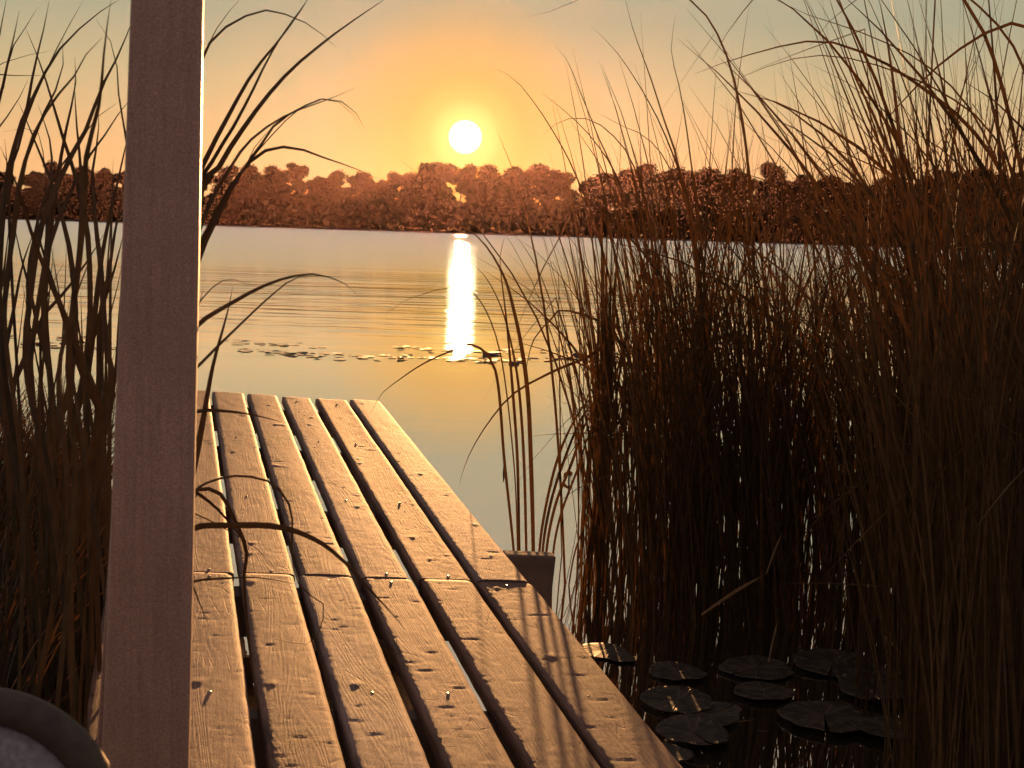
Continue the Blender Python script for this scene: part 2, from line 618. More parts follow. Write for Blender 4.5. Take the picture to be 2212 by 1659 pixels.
# ------------------------------------------------------------------ world and sun
w = bpy.data.worlds.new('World')
S.world = w
w.use_nodes = True
nt = w.node_tree
nt.nodes.clear()
wo = nt.nodes.new('ShaderNodeOutputWorld')
SKY_GAIN = 1.0
EXPO = 1.4
K = 1.0 / 2 ** EXPO
sky = nt.nodes.new('ShaderNodeTexSky')
sky.sky_type = 'NISHITA'
sky.sun_disc = False
sky.sun_elevation = SUN_EL
sky.sun_rotation = SUN_AZ
sky.air_density = 1.0
sky.dust_density = 1.0
sky.ozone_density = 1.5
bg = nt.nodes.new('ShaderNodeBackground')
bg.inputs['Strength'].default_value = 0.05
tcw = nt.nodes.new('ShaderNodeTexCoord')
nrm = N(nt, 'ShaderNodeVectorMath', operation='NORMALIZE')
L(nt, tcw.outputs['Generated'], nrm.inputs[0])
dot = N(nt, 'ShaderNodeVectorMath', operation='DOT_PRODUCT')
L(nt, nrm.outputs[0], dot.inputs[0])
dot.inputs[1].default_value = SUN
ac = N(nt, 'ShaderNodeMath', operation='ARCCOSINE')
L(nt, dot.outputs['Value'], ac.inputs[0])
deg = N(nt, 'ShaderNodeMath', operation='MULTIPLY')
deg.inputs[1].default_value = 180 / math.pi / 20.0          # 0..1 over 20 degrees from the sun
L(nt, ac.outputs[0], deg.inputs[0])
sepw = N(nt, 'ShaderNodeSeparateXYZ')
L(nt, nrm.outputs[0], sepw.inputs[0])
# evening air over the lake: peach at the horizon, grey above (by elevation), dim mauve opposite the sun
el = ramp(nt, [(0.0, (0.86, 0.46, 0.19)), (0.05, (0.80, 0.475, 0.215)), (0.10, (0.60, 0.46, 0.24)), (0.15, (0.40, 0.385, 0.255)), (0.19, (0.43, 0.395, 0.27)), (0.33, (0.56, 0.435, 0.305)), (0.55, (0.36, 0.335, 0.33)), (1.0, (0.32, 0.295, 0.32))])
L(nt, sepw.outputs[2], el.inputs['Fac'])
anti = ramp(nt, [(0.0, (0.38, 0.22, 0.18)), (0.3, (0.36, 0.26, 0.25)), (1.0, (0.33, 0.30, 0.34))])
L(nt, sepw.outputs[2], anti.inputs['Fac'])
fr = N(nt, 'ShaderNodeMapRange')
fr.inputs['From Min'].default_value = -0.6
fr.inputs['From Max'].default_value = 0.8
L(nt, sepw.outputs[1], fr.inputs['Value'])
air = N(nt, 'ShaderNodeMix', data_type='RGBA')
L(nt, fr.outputs['Result'], air.inputs[0])
L(nt, anti.outputs['Color'], air.inputs[6])
L(nt, el.outputs['Color'], air.inputs[7])
sc_ = N(nt, 'ShaderNodeMix', data_type='RGBA', blend_type='MULTIPLY')
sc_.inputs[0].default_value = 1
kk = K * SKY_GAIN / 0.05
sc_.inputs[7].default_value = (kk, kk, kk, 1)
om = ramp(nt, [(0.0, g(0.95)), (0.10, g(0.85)), (0.2, g(0.50)), (0.30, g(0.05)), (0.6, g(0.0)), (0.9, g(0.0))])
warm = N(nt, 'ShaderNodeMix', data_type='RGBA')
warm.inputs[7].default_value = (0.73, 0.385, 0.07, 1)
L(nt, deg.outputs[0], om.inputs['Fac'])
L(nt, om.outputs['Color'], warm.inputs[0])
L(nt, air.outputs[2], warm.inputs[6])
L(nt, warm.outputs[2], sc_.inputs[6])
mixs = N(nt, 'ShaderNodeMix', data_type='RGBA')
mixs.inputs[0].default_value = 0.97
L(nt, sky.outputs[0], mixs.inputs[6])
L(nt, sc_.outputs[2], mixs.inputs[7])
L(nt, mixs.outputs[2], bg.inputs['Color'])
disc = ramp(nt, [(0.0, g(1)), (0.0250, g(1)), (0.0325, g(0)), (1.0, g(0))])
L(nt, deg.outputs[0], disc.inputs['Fac'])
bd = nt.nodes.new('ShaderNodeBackground')
dm = N(nt, 'ShaderNodeMix', data_type='RGBA', blend_type='MULTIPLY')
dm.inputs[0].default_value = 1
dm.inputs[7].default_value = (1.0, 0.86, 0.60, 1)
L(nt, disc.outputs['Color'], dm.inputs[6])
L(nt, dm.outputs[2], bd.inputs['Color'])
bd.inputs['Strength'].default_value = 26.0 * K
glow = ramp(nt, [(0.0, (0.9, 0.85, 0.30)), (0.034, (0.75, 0.75, 0.16)), (0.050, (0.40, 0.36, 0.12)), (0.085, (0.14, 0.11, 0.03)), (0.13, (0.02, 0.005, 0.0)),
                 (0.30, (0.0, 0.0, 0.0)), (0.6, (0.0, 0.0, 0.0)), (1.0, (0, 0, 0))], 'EASE')
L(nt, deg.outputs[0], glow.inputs['Fac'])
bgl = nt.nodes.new('ShaderNodeBackground')
bgl.inputs['Strength'].default_value = 0.8 * K
L(nt, glow.outputs['Color'], bgl.inputs['Color'])
a1 = nt.nodes.new('ShaderNodeAddShader')
a2 = nt.nodes.new('ShaderNodeAddShader')
L(nt, bg.outputs[0], a1.inputs[0])
L(nt, bd.outputs[0], a1.inputs[1])
L(nt, a1.outputs[0], a2.inputs[0])
L(nt, bgl.outputs[0], a2.inputs[1])
L(nt, a2.outputs[0], wo.inputs['Surface'])
w.cycles.sampling_method = 'MANUAL'
w.cycles.sample_map_resolution = 2048

sl = bpy.data.lights.new('sun', 'SUN')
sl.energy = 5.0
sl.angle = R_(0.53)
sl.color = (1.0, 0.48, 0.17)
so = bpy.data.objects.new('sun', sl)
so.rotation_euler = SUN.to_track_quat('Z', 'Y').to_euler()
so.location = (0, 20, 30)
COL.objects.link(so)

# ------------------------------------------------------------------ setting: water, banks
SHORE = 500.0
mb = MB()
mb.quad_strip([[Vector((-640, -40, 0)), Vector((640, -40, 0))], [Vector((-640, SHORE + 8, 0)), Vector((640, SHORE + 8, 0))]])
tag(mb.build('lake_water', M['water']), kind='structure')

mb = MB()
rows = []
for i in range(129):
    x = -640 + 10 * i
    wob = 2.2 * noise.noise(Vector((x * 0.02, 3, 1)))
    rows.append([Vector((x, SHORE + wob, -0.4)), Vector((x, SHORE + wob + 1.5, 0.35)), Vector((x, SHORE + wob + 14, 1.0)), Vector((x, SHORE + 110, 1.5))])
mb.quad_strip(rows)
tag(mb.build('far_shore_ground', M['soil'], smooth=True), kind='structure')

# muddy bank at the left of the dock
mb = MB()
rows = []
for i in range(26):
    y = 1.6 + i * 0.16
    rows.append([])
    for j in range(14):
        xl = -3.2 + j * 0.2
        edge = (D0 + D1 * y).x - 0.55
        x = min(xl, edge)
        d = min(1, max(0, (edge - x) / 0.6)) * min(1, max(0, (4.6 - y) / 1.0))
        rows[-1].append(Vector((x, y, -0.12 + 0.22 * d + 0.06 * noise.noise(Vector((x * 3, y * 3, 0))))))
mb.quad_strip(rows)
tag(mb.build('bank_ground', M['mud'], smooth=True), kind='structure')

# ------------------------------------------------------------------ dock
dock = empty('wooden_dock')
dock.matrix_world = DOCK_M
tag(dock, 'weathered plank dock running out from the viewer towards the sunlit lake', 'dock')


def board_mesh(b0, b1, a0, a1, seed, fine_from):
    """board in dock coordinates (x across, y along, z up), really uneven top"""
    T = 0.042
    na = max(2, int((a1 - max(a0, fine_from)) / 0.0085))
    ys = [a0] if a0 < fine_from else []
    ys += [max(a0, fine_from) + (a1 - max(a0, fine_from)) * i / na for i in range(na + 1)]
    W = b1 - b0
    nx = 16
    r = random.Random(seed)
    knots = [(r.uniform(0.15, 0.85), r.uniform(a0, a1), r.uniform(0.006, 0.013)) for _ in range(int((a1 - a0) * 1.6))]
    dents = []
    for _ in range(int((a1 - a0) * 10)):
        dents.append((r.uniform(0.0, 1.0), r.uniform(max(a0, fine_from), a1), r.uniform(0.05, 0.28), r.uniform(0.0022, 0.0045), r.uniform(0.0004, 0.0012)))
    crown = r.uniform(-0.0012, 0.0022)
    verts, faces = [], []
    k = nx + 1 + 6
    z_off = r.uniform(-0.0015, 0.0015)
    for y in ys:
        jl = 0.0022 * noise.noise(Vector((seed * 3.1, y * 2.2, 0))) + 0.0012 * noise.noise(Vector((seed * 1.7, y * 14, 5)))
        jr = 0.0022 * noise.noise(Vector((seed * 5.3, y * 2.2, 9))) + 0.0012 * noise.noise(Vector((seed * 2.9, y * 14, 7)))
        dn = [d for d in dents if abs(d[1] - y) < 0.02]
        kn = [q for q in knots if abs(q[1] - y) < 0.04]
        row = []
        wave = 0.0016 * noise.noise(Vector((seed, y * 1.3, 2)))
        for i in range(nx + 1):
            t = i / nx
            x = b0 + jl + (W + jr - jl) * t
            # eased edge
            e = min(t, 1 - t) * W
            rnd = -0.0034 * (1 - min(1, e / 0.0075)) ** 2
            z = z_off + wave + crown * (1 - (2 * t - 1) ** 2) + rnd
            z += 0.0005 * noise.noise(Vector((x * 25 + seed * 7, y * 9, seed)))
            z += 0.0004 * noise.noise(Vector((x * 60 + seed * 7, y * 40, seed)))
            for q in dn:
                dx = abs(t - q[0]) / q[2]
                if dx < 1:
                    z -= q[4] * (1 - dx * dx) * math.exp(-((y - q[1] - 0.004 * noise.noise(Vector((t * 5, q[1] * 9, 1)))) / q[3]) ** 2)
            for q in kn:
                d = math.hypot((t - q[0]) * W, (y - q[1]) * 0.7)
                z += 0.0016 * math.exp(-(d / q[2]) ** 2)
            if a1 - y < 0.012:
                z -= 0.0018 * (1 - (a1 - y) / 0.012)
            row.append((x, y, z))
        xl, xr = row[0][0], row[-1][0]
        low = [(xr + 0.0015, y, -0.012), (xr + 0.001, y, -T + 0.006), (xr - 0.004, y, -T), (xl + 0.004, y, -T), (xl - 0.001, y, -T + 0.006), (xl - 0.0015, y, -0.012)]
        verts.extend(row + low)
    for r_ in range(len(ys) - 1):
        for i in range(k):
            a, b = r_ * k + i, r_ * k + (i + 1) % k
            faces.append((a, b, b + k, a + k))
    faces.append(tuple(range(k - 1, -1, -1)))
    faces.append(tuple((len(ys) - 1) * k + i for i in range(k)))
    me = bpy.data.meshes.new('board')
    me.from_pydata(verts, [], faces)
    me.materials.append(M['board'])
    sm = [True] * len(me.polygons)
    sm[-1] = sm[-2] = False
    me.polygons.foreach_set('use_smooth', sm)
    me.update()
    return me


FAR = [(-0.093, 0.058), (0.082, 0.228), (0.246, 0.392), (0.412, 0.548), (0.577, 0.710), (0.740, 0.888), (0.909, 1.057)]
NEAR = [(-0.095, 0.055), (0.079, 0.222), (0.246, 0.386), (0.407, 0.548), (0.582, 0.716), (0.746, 0.888), (0.908, 1.062)]
JOINT = 3.612
FAR_END = [6.575, 6.57, 6.555, 6.545, 6.545, 6.55, 6.575]
nail_me = None
nb = MB()
rows = []
for zz, rr in ((-0.002, 0.0044), (0.0003, 0.0044), (0.0010, 0.0034), (0.0012, 0.0001)):
    rows.append([Vector((rr * math.cos(k * math.pi / 5), rr * math.sin(k * math.pi / 5), zz)) for k in range(11)])
nb.quad_strip(rows)
nail_me = nb.mesh('nail', M['nail'], True)
seed = 1
for sect, (spec, rowsn) in enumerate(((FAR, (3.645, 4.49, 5.48, 6.41)), (NEAR, (2.762, 3.575)))):
    for i, (b0, b1) in enumerate(spec):
        seed += 1
        a0, a1 = (JOINT + 0.0015, FAR_END[i]) if sect == 0 else (-0.6, JOINT - 0.0015 + rng.uniform(-0.002, 0.0))
        bo = obj('board', board_mesh(b0, b1, a0, a1, seed, 2.2), dock)
        for rn in rowsn:
            no_ = obj('nail', nail_me, bo)
            no_.location = (b0 + (b1 - b0) * rng.uniform(0.40, 0.6), rn + rng.uniform(-0.008, 0.008), rng.uniform(0.0, 0.0006))
            no_.rotation_euler = (rng.uniform(-.15, .15), rng.uniform(-.15, .15), 0)
for a in (0.2, 1.05, 1.9, 2.762, 3.60, 4.49, 5.48, 6.41):
    mb = MB()
    mb.box((0.48, a, -0.044 - 0.06), 1.13, 0.048 if abs(a - 3.6) > .1 else 0.09, 0.115)
    mb.build('crossbeam', M['beam'], dock, bevel=0.003)
for b in (0.02, 0.945):
    mb = MB()
    mb.box((b, 3.0, -0.165 - 0.07), 0.05, 7.0, 0.135)
    mb.build('stringer', M['beam'], dock, bevel=0.003)
for (b, a, top) in ((1.149, 3.96, -0.012), (-0.20, 4.47, 0.012), (1.0, 6.2, -0.32), (-0.03, 6.2, -0.32), (1.149, 1.2, -0.03), (-0.03, 1.2, -0.32)):
    mb = MB()
    mb.box((b, a, top - 0.5), 0.165, 0.055 if top > -0.05 else 0.14, 1.0)
    mb.build('pile', M['beam'], dock, bevel=0.006)
# wider seating platform near the shore, beside the boards
for i in range(7):
    mb = MB()
    mb.box((-0.80, -0.5 + i * 0.34 + 0.155, -0.021), 1.36, 0.31, 0.04)
    mb.build('platform_board', M['board'], dock, bevel=0.004)
for b in (-1.4, -0.8, -0.2):
    mb = MB()
    mb.box((b, 0.65, -0.042 - 0.05), 0.05, 2.3, 0.098)
    mb.build('platform_beam', M['beam'], dock)

# ------------------------------------------------------------------ post on the dock
PD = 1.78
base = dk(1.62, 0.0)


def post_part(name, top_l, top_r, bot_l, bot_r, v0, v1, thick, y0, parent, ang, mat_, bev):
    """square timber whose front face spans the given columns at rows v0 and v1, its foot on the deck"""
    def p(u, v, y):
        return at_dist(u, v, y)
    lt, rt = p(top_l, v0, y0 + 0.05), p(top_r, v0, y0 + 0.05)
    lb, rb = p(bot_l, v1, y0), p(bot_r, v1, y0)
    ax = Vector((math.cos(ang), math.sin(ang), 0))
    dp = Vector((-math.sin(ang), math.cos(ang), 0)) * thick
    mb = MB()
    rows = []
    nseg = 14
    for i in range(nseg + 1):
        t = i / nseg
        l = lb.lerp(lt, t)
        r = rb.lerp(rt, t)
        wdt = (r - l).length
        l2 = l
        r2 = l + ax * wdt * (1 / math.cos(ang)) * 0.985
        l2.z = r2.z = (lb.z + (lt.z - lb.z) * t)
        bow = Vector((0.0012 * noise.noise(Vector((t * 4, 1, 2))), 0, 0))
        rows.append([l2 + bow, r2 + bow, r2 + dp + bow, l2 + dp + bow])
    o = len(mb.v)
    for r in rows:
        mb.v.extend(r)
    for i in range(nseg):
        for j in range(4):
            mb.f.append((o + i * 4 + j, o + i * 4 + (j + 1) % 4, o + i * 4 + 4 + (j + 1) % 4, o + i * 4 + 4 + j))
    mb.f.append((3, 2, 1, 0))
    e = nseg * 4
    mb.f.append((e, e + 1, e + 2, e + 3))
    return mb.build(name, mat_, parent, bevel=bev)


post = empty('post', base)
tag(post, 'tall square post in worn white paint rising from the dock at left', 'post')
inv = Matrix.Translation(-base)


def localise(o, root):
    o.data.transform(Matrix.Translation(-root.location))


# foot row: where the deck lies under the front face
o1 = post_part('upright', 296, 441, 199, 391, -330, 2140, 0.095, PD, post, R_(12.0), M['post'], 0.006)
localise(o1, post)
o2 = post_part('side_batten', 278, 288, 174, 203, 522, 2140, 0.030, PD + 0.03, post, R_(12.0), M['post'], 0.003)
localise(o2, post)

# ------------------------------------------------------------------ chair at the lower left
CY_ = 1.34
chair_top = at_dist(40, 1492, CY_)
xr = at_dist(262, 1660, CY_).x
pl = dk(1.2, -0.6).z
chair = empty('chair', (xr - 0.27, CY_ - 0.2, pl))
tag(chair, 'grey fabric chair with a rounded dark brown rim beside the post', 'chair')
cz = chair_top.z - pl
Wc = 0.27                                 # half width
rad = 0.125


def outline(hw, top, r, n=10):
    pts = [Vector((-hw, 0, 0.30))]
    for k in range(n + 1):
        a = math.pi - k / n * math.pi / 2
        pts.append(Vector((-hw + r + r * math.cos(a), 0, top - r + r * math.sin(a))))
    for k in range(n + 1):
        a = math.pi / 2 - k / n * math.pi / 2
        pts.append(Vector((hw - r + r * math.cos(a), 0, top - r + r * math.sin(a) - 0.0)))
    pts.append(Vector((hw, 0, 0.30)))
    return pts


ol = outline(Wc - 0.016, cz - 0.016, rad)
off = Vector((0, 0.2, 0))
mb = MB()
mb.tube([p + off for p in ol], [0.019] * len(ol), 10)
mb.build('back_rim', M['rim'], chair, True)
mb = MB()
inner = outline(Wc - 0.03, cz - 0.03, rad - 0.015)
c0 = Vector((0, 0, (0.3 + cz) / 2))
rows = []
for sgn, prof in ((-1, ((0.0, 0.026), (0.35, 0.026), (0.7, 0.024), (0.9, 0.016), (1.0, 0.004))), (1, ((1.0, 0.004), (0.9, 0.012), (0.5, 0.016), (0.0, 0.016)))):
    for s, d in prof:
        rows.append([c0.lerp(p, s) + off + Vector((0, sgn * d + 0.002 * noise.noise(p * 9 + Vector((s * 3, 0, 0))), 0)) for p in inner])
mb.quad_strip(rows)
mb.build('back_cushion', M['fabric'], chair, True)
mb = MB()
mb.box((0, 0.34, 0.20), 0.50, 0.28, 0.05)
mb.build('seat', M['fabric'], chair, bevel=0.02)
for sx in (-0.23, 0.23):
    for (y0, y1) in ((0.20, 0.16), (0.44, 0.47)):
        mb = MB()
        mb.tube([Vector((sx, y1, 0.0)), Vector((sx, y0, 0.31 if y0 < .3 else 0.20))], [0.012, 0.014], 8)
        mb.build('leg', M['chair_metal'], chair, True)

# ------------------------------------------------------------------ traced cattail blades
def blade_obj(px, wpx, dist, parent, seed_, slope=0.0, base_px=None, matk='cattail', n=26, tw=0.25, tip=0.5):
    """px: photograph points from tip to base; its distance drifts along the blade so it bends in depth too"""
    r = random.Random(seed_)
    pts = list(px)
    if base_px:
        pts = pts + list(base_px)
    P3 = []
    m_ = len(pts)
    drift = r.uniform(-0.25, 0.25)
    for i, (u, v) in enumerate(pts):
        P3.append(at_dist(u, v, dist + drift * (1 - i / (m_ - 1)) + slope * (1 - i / (m_ - 1))))
    P3 = spline(P3[::-1], n)
    P3 = [Vector(p) - parent.location for p in P3]
    mb = MB()
    wm = wpx / F * dist * 1.05
    ribbon(mb, P3, wm, Vector((0, -1, 0)), r.uniform(-tw, tw), r.uniform(-tw, tw), 0.16, tip, 0.75)
    return mb.build('blade', M[matk], parent, True)


def Z3(pts):
    return [(x / 3.0, y / 3.0) for x, y in pts]


left_plants = [
    ('tall cattail cut by the left picture edge, its tips splayed like a hand', [
        ([(48, -40), (20, 110), (-10, 260), (-60, 600), (-90, 1200)], 40), ([(125, 70), (85, 260), (40, 450), (0, 640), (-40, 800), (-90, 1300)], 46),
        ([(245, 45), (170, 170), (90, 290), (50, 420), (10, 620), (-40, 900)], 26), ([(0, 415), (150, 365), (350, 325)][::-1] + [(-60, 450), (-120, 900)], 16),
        ([(190, 500), (100, 680), (0, 820), (-60, 950), (-120, 1500)], 30), ([(60, 1452), (20, 1800), (-20, 2050), (-40, 2600)], 40),
        ([(30, 900), (45, 1100), (20, 1400), (-10, 1900), (-30, 2500)], 38)], 2.9, (-40, 1780)),
    ('cattail with a long blade arching from low left up to the post', [
        ([(800, -20), (700, 45), (600, 110), (430, 270), (330, 400), (230, 600), (150, 760), (90, 960), (20, 1300), (-10, 1900)], 34),
        ([(320, 0), (270, 250), (220, 440), (180, 680), (110, 900), (60, 1100), (10, 1500), (0, 2200)], 44),
        ([(330, 488), (200, 490), (50, 492), (-40, 520), (-80, 900)], 16), ([(165, 180), (230, 330), (310, 560), (380, 800), (430, 960), (470, 1080), (540, 1350), (580, 1700), (560, 2300)], 34),
        ([(120, 660), (180, 800), (240, 950), (320, 1150), (400, 1400), (470, 1750), (480, 2300)], 34),
        ([(20, 855), (200, 830), (260, 900), (300, 1200), (290, 1800)], 14)], 3.3, (60, 1790)),
    ('cattail with two crossed blades in front of the far trees at left', [
        ([(405, 250), (412, 400), (370, 560), (300, 700), (230, 870), (150, 1080), (110, 1300), (60, 1700), (20, 2300)], 38),
        ([(665, 240), (560, 350), (490, 480), (380, 610), (300, 720), (200, 920), (130, 1200), (90, 1500), (30, 2100)], 30),
        ([(540, 0), (450, 160), (400, 250), (300, 460), (200, 690), (120, 950), (60, 1400)], 20),
        ([(0, 945), (40, 1040), (100, 1170), (170, 1400), (250, 1640), (400, 2000), (560, 2400), (660, 2750)], 46),
        ([(245, 675), (290, 800), (330, 950), (335, 1150), (310, 1500), (280, 2000), (330, 2600)], 32),
        ([(240, 1452), (150, 1700), (90, 2000), (30, 2300), (0, 2600)], 50)], 2.7, (90, 1790)),
    ('cattail with stiff upright blades midway between picture edge and post', [
        ([(485, 365), (490, 560), (460, 700), (420, 880), (390, 1050), (360, 1250), (320, 1550), (290, 1900), (310, 2300), (350, 2700)], 40),
        ([(480, 500), (490, 700), (500, 850), (520, 1050), (530, 1300), (510, 1700), (470, 2000), (440, 2400), (470, 2750)], 42),
        ([(220, 1300), (260, 1560), (300, 1700), (380, 1950), (460, 2200), (560, 2500), (680, 2800)], 52),
        ([(80, 1400), (140, 1680), (200, 1900), (240, 2100), (330, 2500)], 38), ([(400, 1390), (430, 1550), (460, 1720), (480, 2000), (470, 2500)], 22),
        ([(770, 660), (640, 750), (530, 890), (440, 1020), (330, 1180), (230, 1500), (180, 2000)], 26),
        ([(420, 1690), (350, 1820), (300, 1950), (260, 2200)], 22)], 3.1, (120, 1800)),
    ('cattail close beside the white post with its blades leaning against the sky', [
        ([(722, -20), (690, 200), (665, 430), (655, 580), (625, 760), (560, 1000), (540, 1400), (500, 1800), (450, 2200), (450, 2650)], 40),
        ([(885, 60), (780, 330), (690, 500), (600, 720), (540, 880), (450, 1030), (350, 1250), (260, 1500), (200, 1900), (170, 2400)], 46),
        ([(620, 120), (690, 220), (750, 350), (760, 480), (770, 620), (800, 800), (830, 980), (845, 1150), (830, 1500), (780, 2000), (740, 2500)], 22),
        ([(860, 620), (780, 720), (690, 860), (580, 1010), (440, 1280), (330, 1560), (260, 1900), (200, 2500)], 34),
        ([(640, 690), (635, 900), (600, 1100), (620, 1450), (650, 1700), (670, 2000), (690, 2250), (730, 2550)], 44),
        ([(600, 1640), (500, 1900), (430, 2150), (380, 2500)], 40)], 2.5, (170, 1800)),
    ('cattail half hidden behind the left side of the white post', [
        ([(875, 780), (820, 920), (780, 1100), (740, 1280), (690, 1500), (640, 1800), (600, 2200), (560, 2600)], 38),
        ([(810, 1480), (740, 1750), (660, 2000), (600, 2200), (540, 2500), (500, 2750)], 45), ([(840, 1130), (760, 1420), (700, 1800), (650, 2050), (640, 2500)], 36),
        ([(690, 1490), (560, 1700), (430, 1880), (280, 2050), (170, 2300), (80, 2650)], 44), ([(620, 2080), (560, 2300), (520, 2550), (480, 2800)], 30),
        ([(800, 1650), (770, 1820), (720, 2020), (690, 2200), (680, 2600)], 18), ([(480, 2120), (540, 2070), (610, 2050), (660, 2140), (690, 2500)], 20),
        ([(720, 2080), (770, 2180), (740, 2300), (700, 2500)], 7)], 3.5, (200, 1800)),
]
sd = 100
for lab, blades, dist, basep in left_plants:
    root = on_water(basep[0], basep[1])
    root = Vector((at_dist(basep[0], basep[1], dist).x, dist, 0.0))
    pe = empty('cattail', root)
    tag(pe, lab, 'cattail', 'cattails left of the post')
    for px, wz in blades:
        sd += 1
        q = Z3(px)
        lx = q[-1][0]
        blade_obj(q, min(wz, 37) / 3.0, dist + random.Random(sd).uniform(-0.35, 0.35), pe, sd, base_px=[(lx + (basep[0] - lx) * 0.5, max(q[-1][1] + 120, 1100)), (basep[0] + random.Random(sd).uniform(-75, 75), 1830)], n=34, tip=0.24)
    rb = random.Random(sd)
    for k in range(3):
        sd += 1
        tu, tv = rb.uniform(-30, 275), rb.uniform(180, 900)
        mu = min(235, max(-40, tu + rb.uniform(-130, 130)))
        blade_obj([(tu, tv), ((tu * 2 + mu) / 3 + rb.uniform(-8, 8), tv + (1250 - tv) * 0.35), (mu, 1250)], rb.uniform(5, 11), dist + rb.uniform(-0.4, 0.6), pe, sd,
                  base_px=[(mu + (mu - tu) * 0.5, 1830)], n=30, tip=0.35)

right_of_post = [
    ('cattail behind the post whose long blades rise over the far trees', [
        ([(675, -20), (645, 30), (600, 90), (544, 161), (487, 262), (440, 356), (400, 480)], 13),
        ([(671, -10), (615, 68), (577, 131), (544, 199), (502, 278), (455, 356), (410, 480)], 10),
        ([(850, -14), (772, 38), (712, 81), (701, 90), (637, 143), (581, 203), (525, 278), (476, 356), (420, 480)], 12),
        ([(729, 105), (697, 75), (656, 47), (600, 26), (562, 24), (502, 49), (455, 90), (430, 150), (400, 300)], 8),
        ([(525, -10), (476, 49), (450, 98), (420, 160), (390, 320)], 8)], 2.75, (255, 1800), 150),
    ('cattail behind the post with arching blades drooping across the tree line', [
        ([(769, 189), (712, 214), (656, 233), (600, 259), (544, 300), (506, 349), (440, 470), (400, 640)], 9),
        ([(788, 278), (769, 244), (735, 218), (686, 215), (652, 233), (600, 263), (565, 311), (530, 360), (480, 450), (410, 640)], 8),
        ([(782, 285), (765, 250), (735, 222), (690, 214), (640, 240), (580, 300), (520, 375), (460, 480), (400, 640)], 4),
        ([(821, 388), (768, 364), (712, 345), (637, 319), (585, 322), (544, 345), (487, 424), (435, 530), (400, 640)], 11),
        ([(430, 525), (470, 455), (525, 371), (550, 318), (600, 262)][::-1] + [(400, 600)], 7)], 2.55, (245, 1800), 120),
    ('cattail behind the post with bent blades low over the water', [
        ([(772, 637), (740, 610), (680, 592), (620, 600), (560, 622), (500, 655), (430, 700), (380, 780)], 11),
        ([(560, 620), (530, 612), (500, 603), (470, 612), (430, 655), (390, 740)], 6),
        ([(745, 600), (700, 597), (640, 600), (590, 635), (520, 700), (430, 790), (390, 850)], 7),
        ([(503, 618), (490, 680), (460, 790), (440, 900), (415, 1030), (380, 1200)], 14),
        ([(612, 912), (540, 895), (470, 887), (420, 890), (370, 920)], 13),
        ([(440, 620), (432, 650), (420, 700), (380, 800)], 8)], 2.35, (250, 1800), 150),
    ('cattail behind the post with dark curled blades hanging over the boards', [
        ([(590, 1380), (670, 1390), (700, 1330), (695, 1300), (650, 1270), (630, 1200), (632, 1130), (620, 1080), (580, 1040), (520, 1028), (470, 1035), (415, 1062), (360, 1130)], 5),
        ([(875, 1360), (840, 1318), (800, 1275), (740, 1210), (680, 1165), (600, 1138), (500, 1135), (415, 1142), (350, 1200)], 13),
        ([(540, 1190), (520, 1160), (470, 1100), (415, 1058), (370, 1040), (330, 1150)], 11),
        ([(545, 1485), (540, 1400), (527, 1260), (532, 1190), (505, 1120), (470, 1062), (410, 1062), (350, 1110)], 9),
        ([(640, 1262), (560, 1248), (480, 1250), (415, 1258), (360, 1300)], 6),
        ([(450, 1350), (430, 1300), (412, 1258), (380, 1230), (340, 1300)], 9),
        ([(600, 1235), (560, 1190), (500, 1150), (415, 1108), (360, 1110)], 4)], 2.25, (260, 1800), 140),
]
for lab, blades, dist, basep, dy in right_of_post:
    root = Vector((at_dist(basep[0], basep[1], dist).x, dist, 0.0))
    pe = empty('cattail', root)
    tag(pe, lab, 'cattail', 'cattails behind the post')
    for px, wp in blades:
        sd += 1
        lx, ly = px[-1]
        blade_obj(px, wp, dist, pe, sd, base_px=[(lx + (basep[0] - lx) * 0.5, max(ly + dy * 1.6, 1150)), (basep[0] + random.Random(sd).uniform(-20, 20), 1830)], n=44, tw=0.2, tip=0.28)

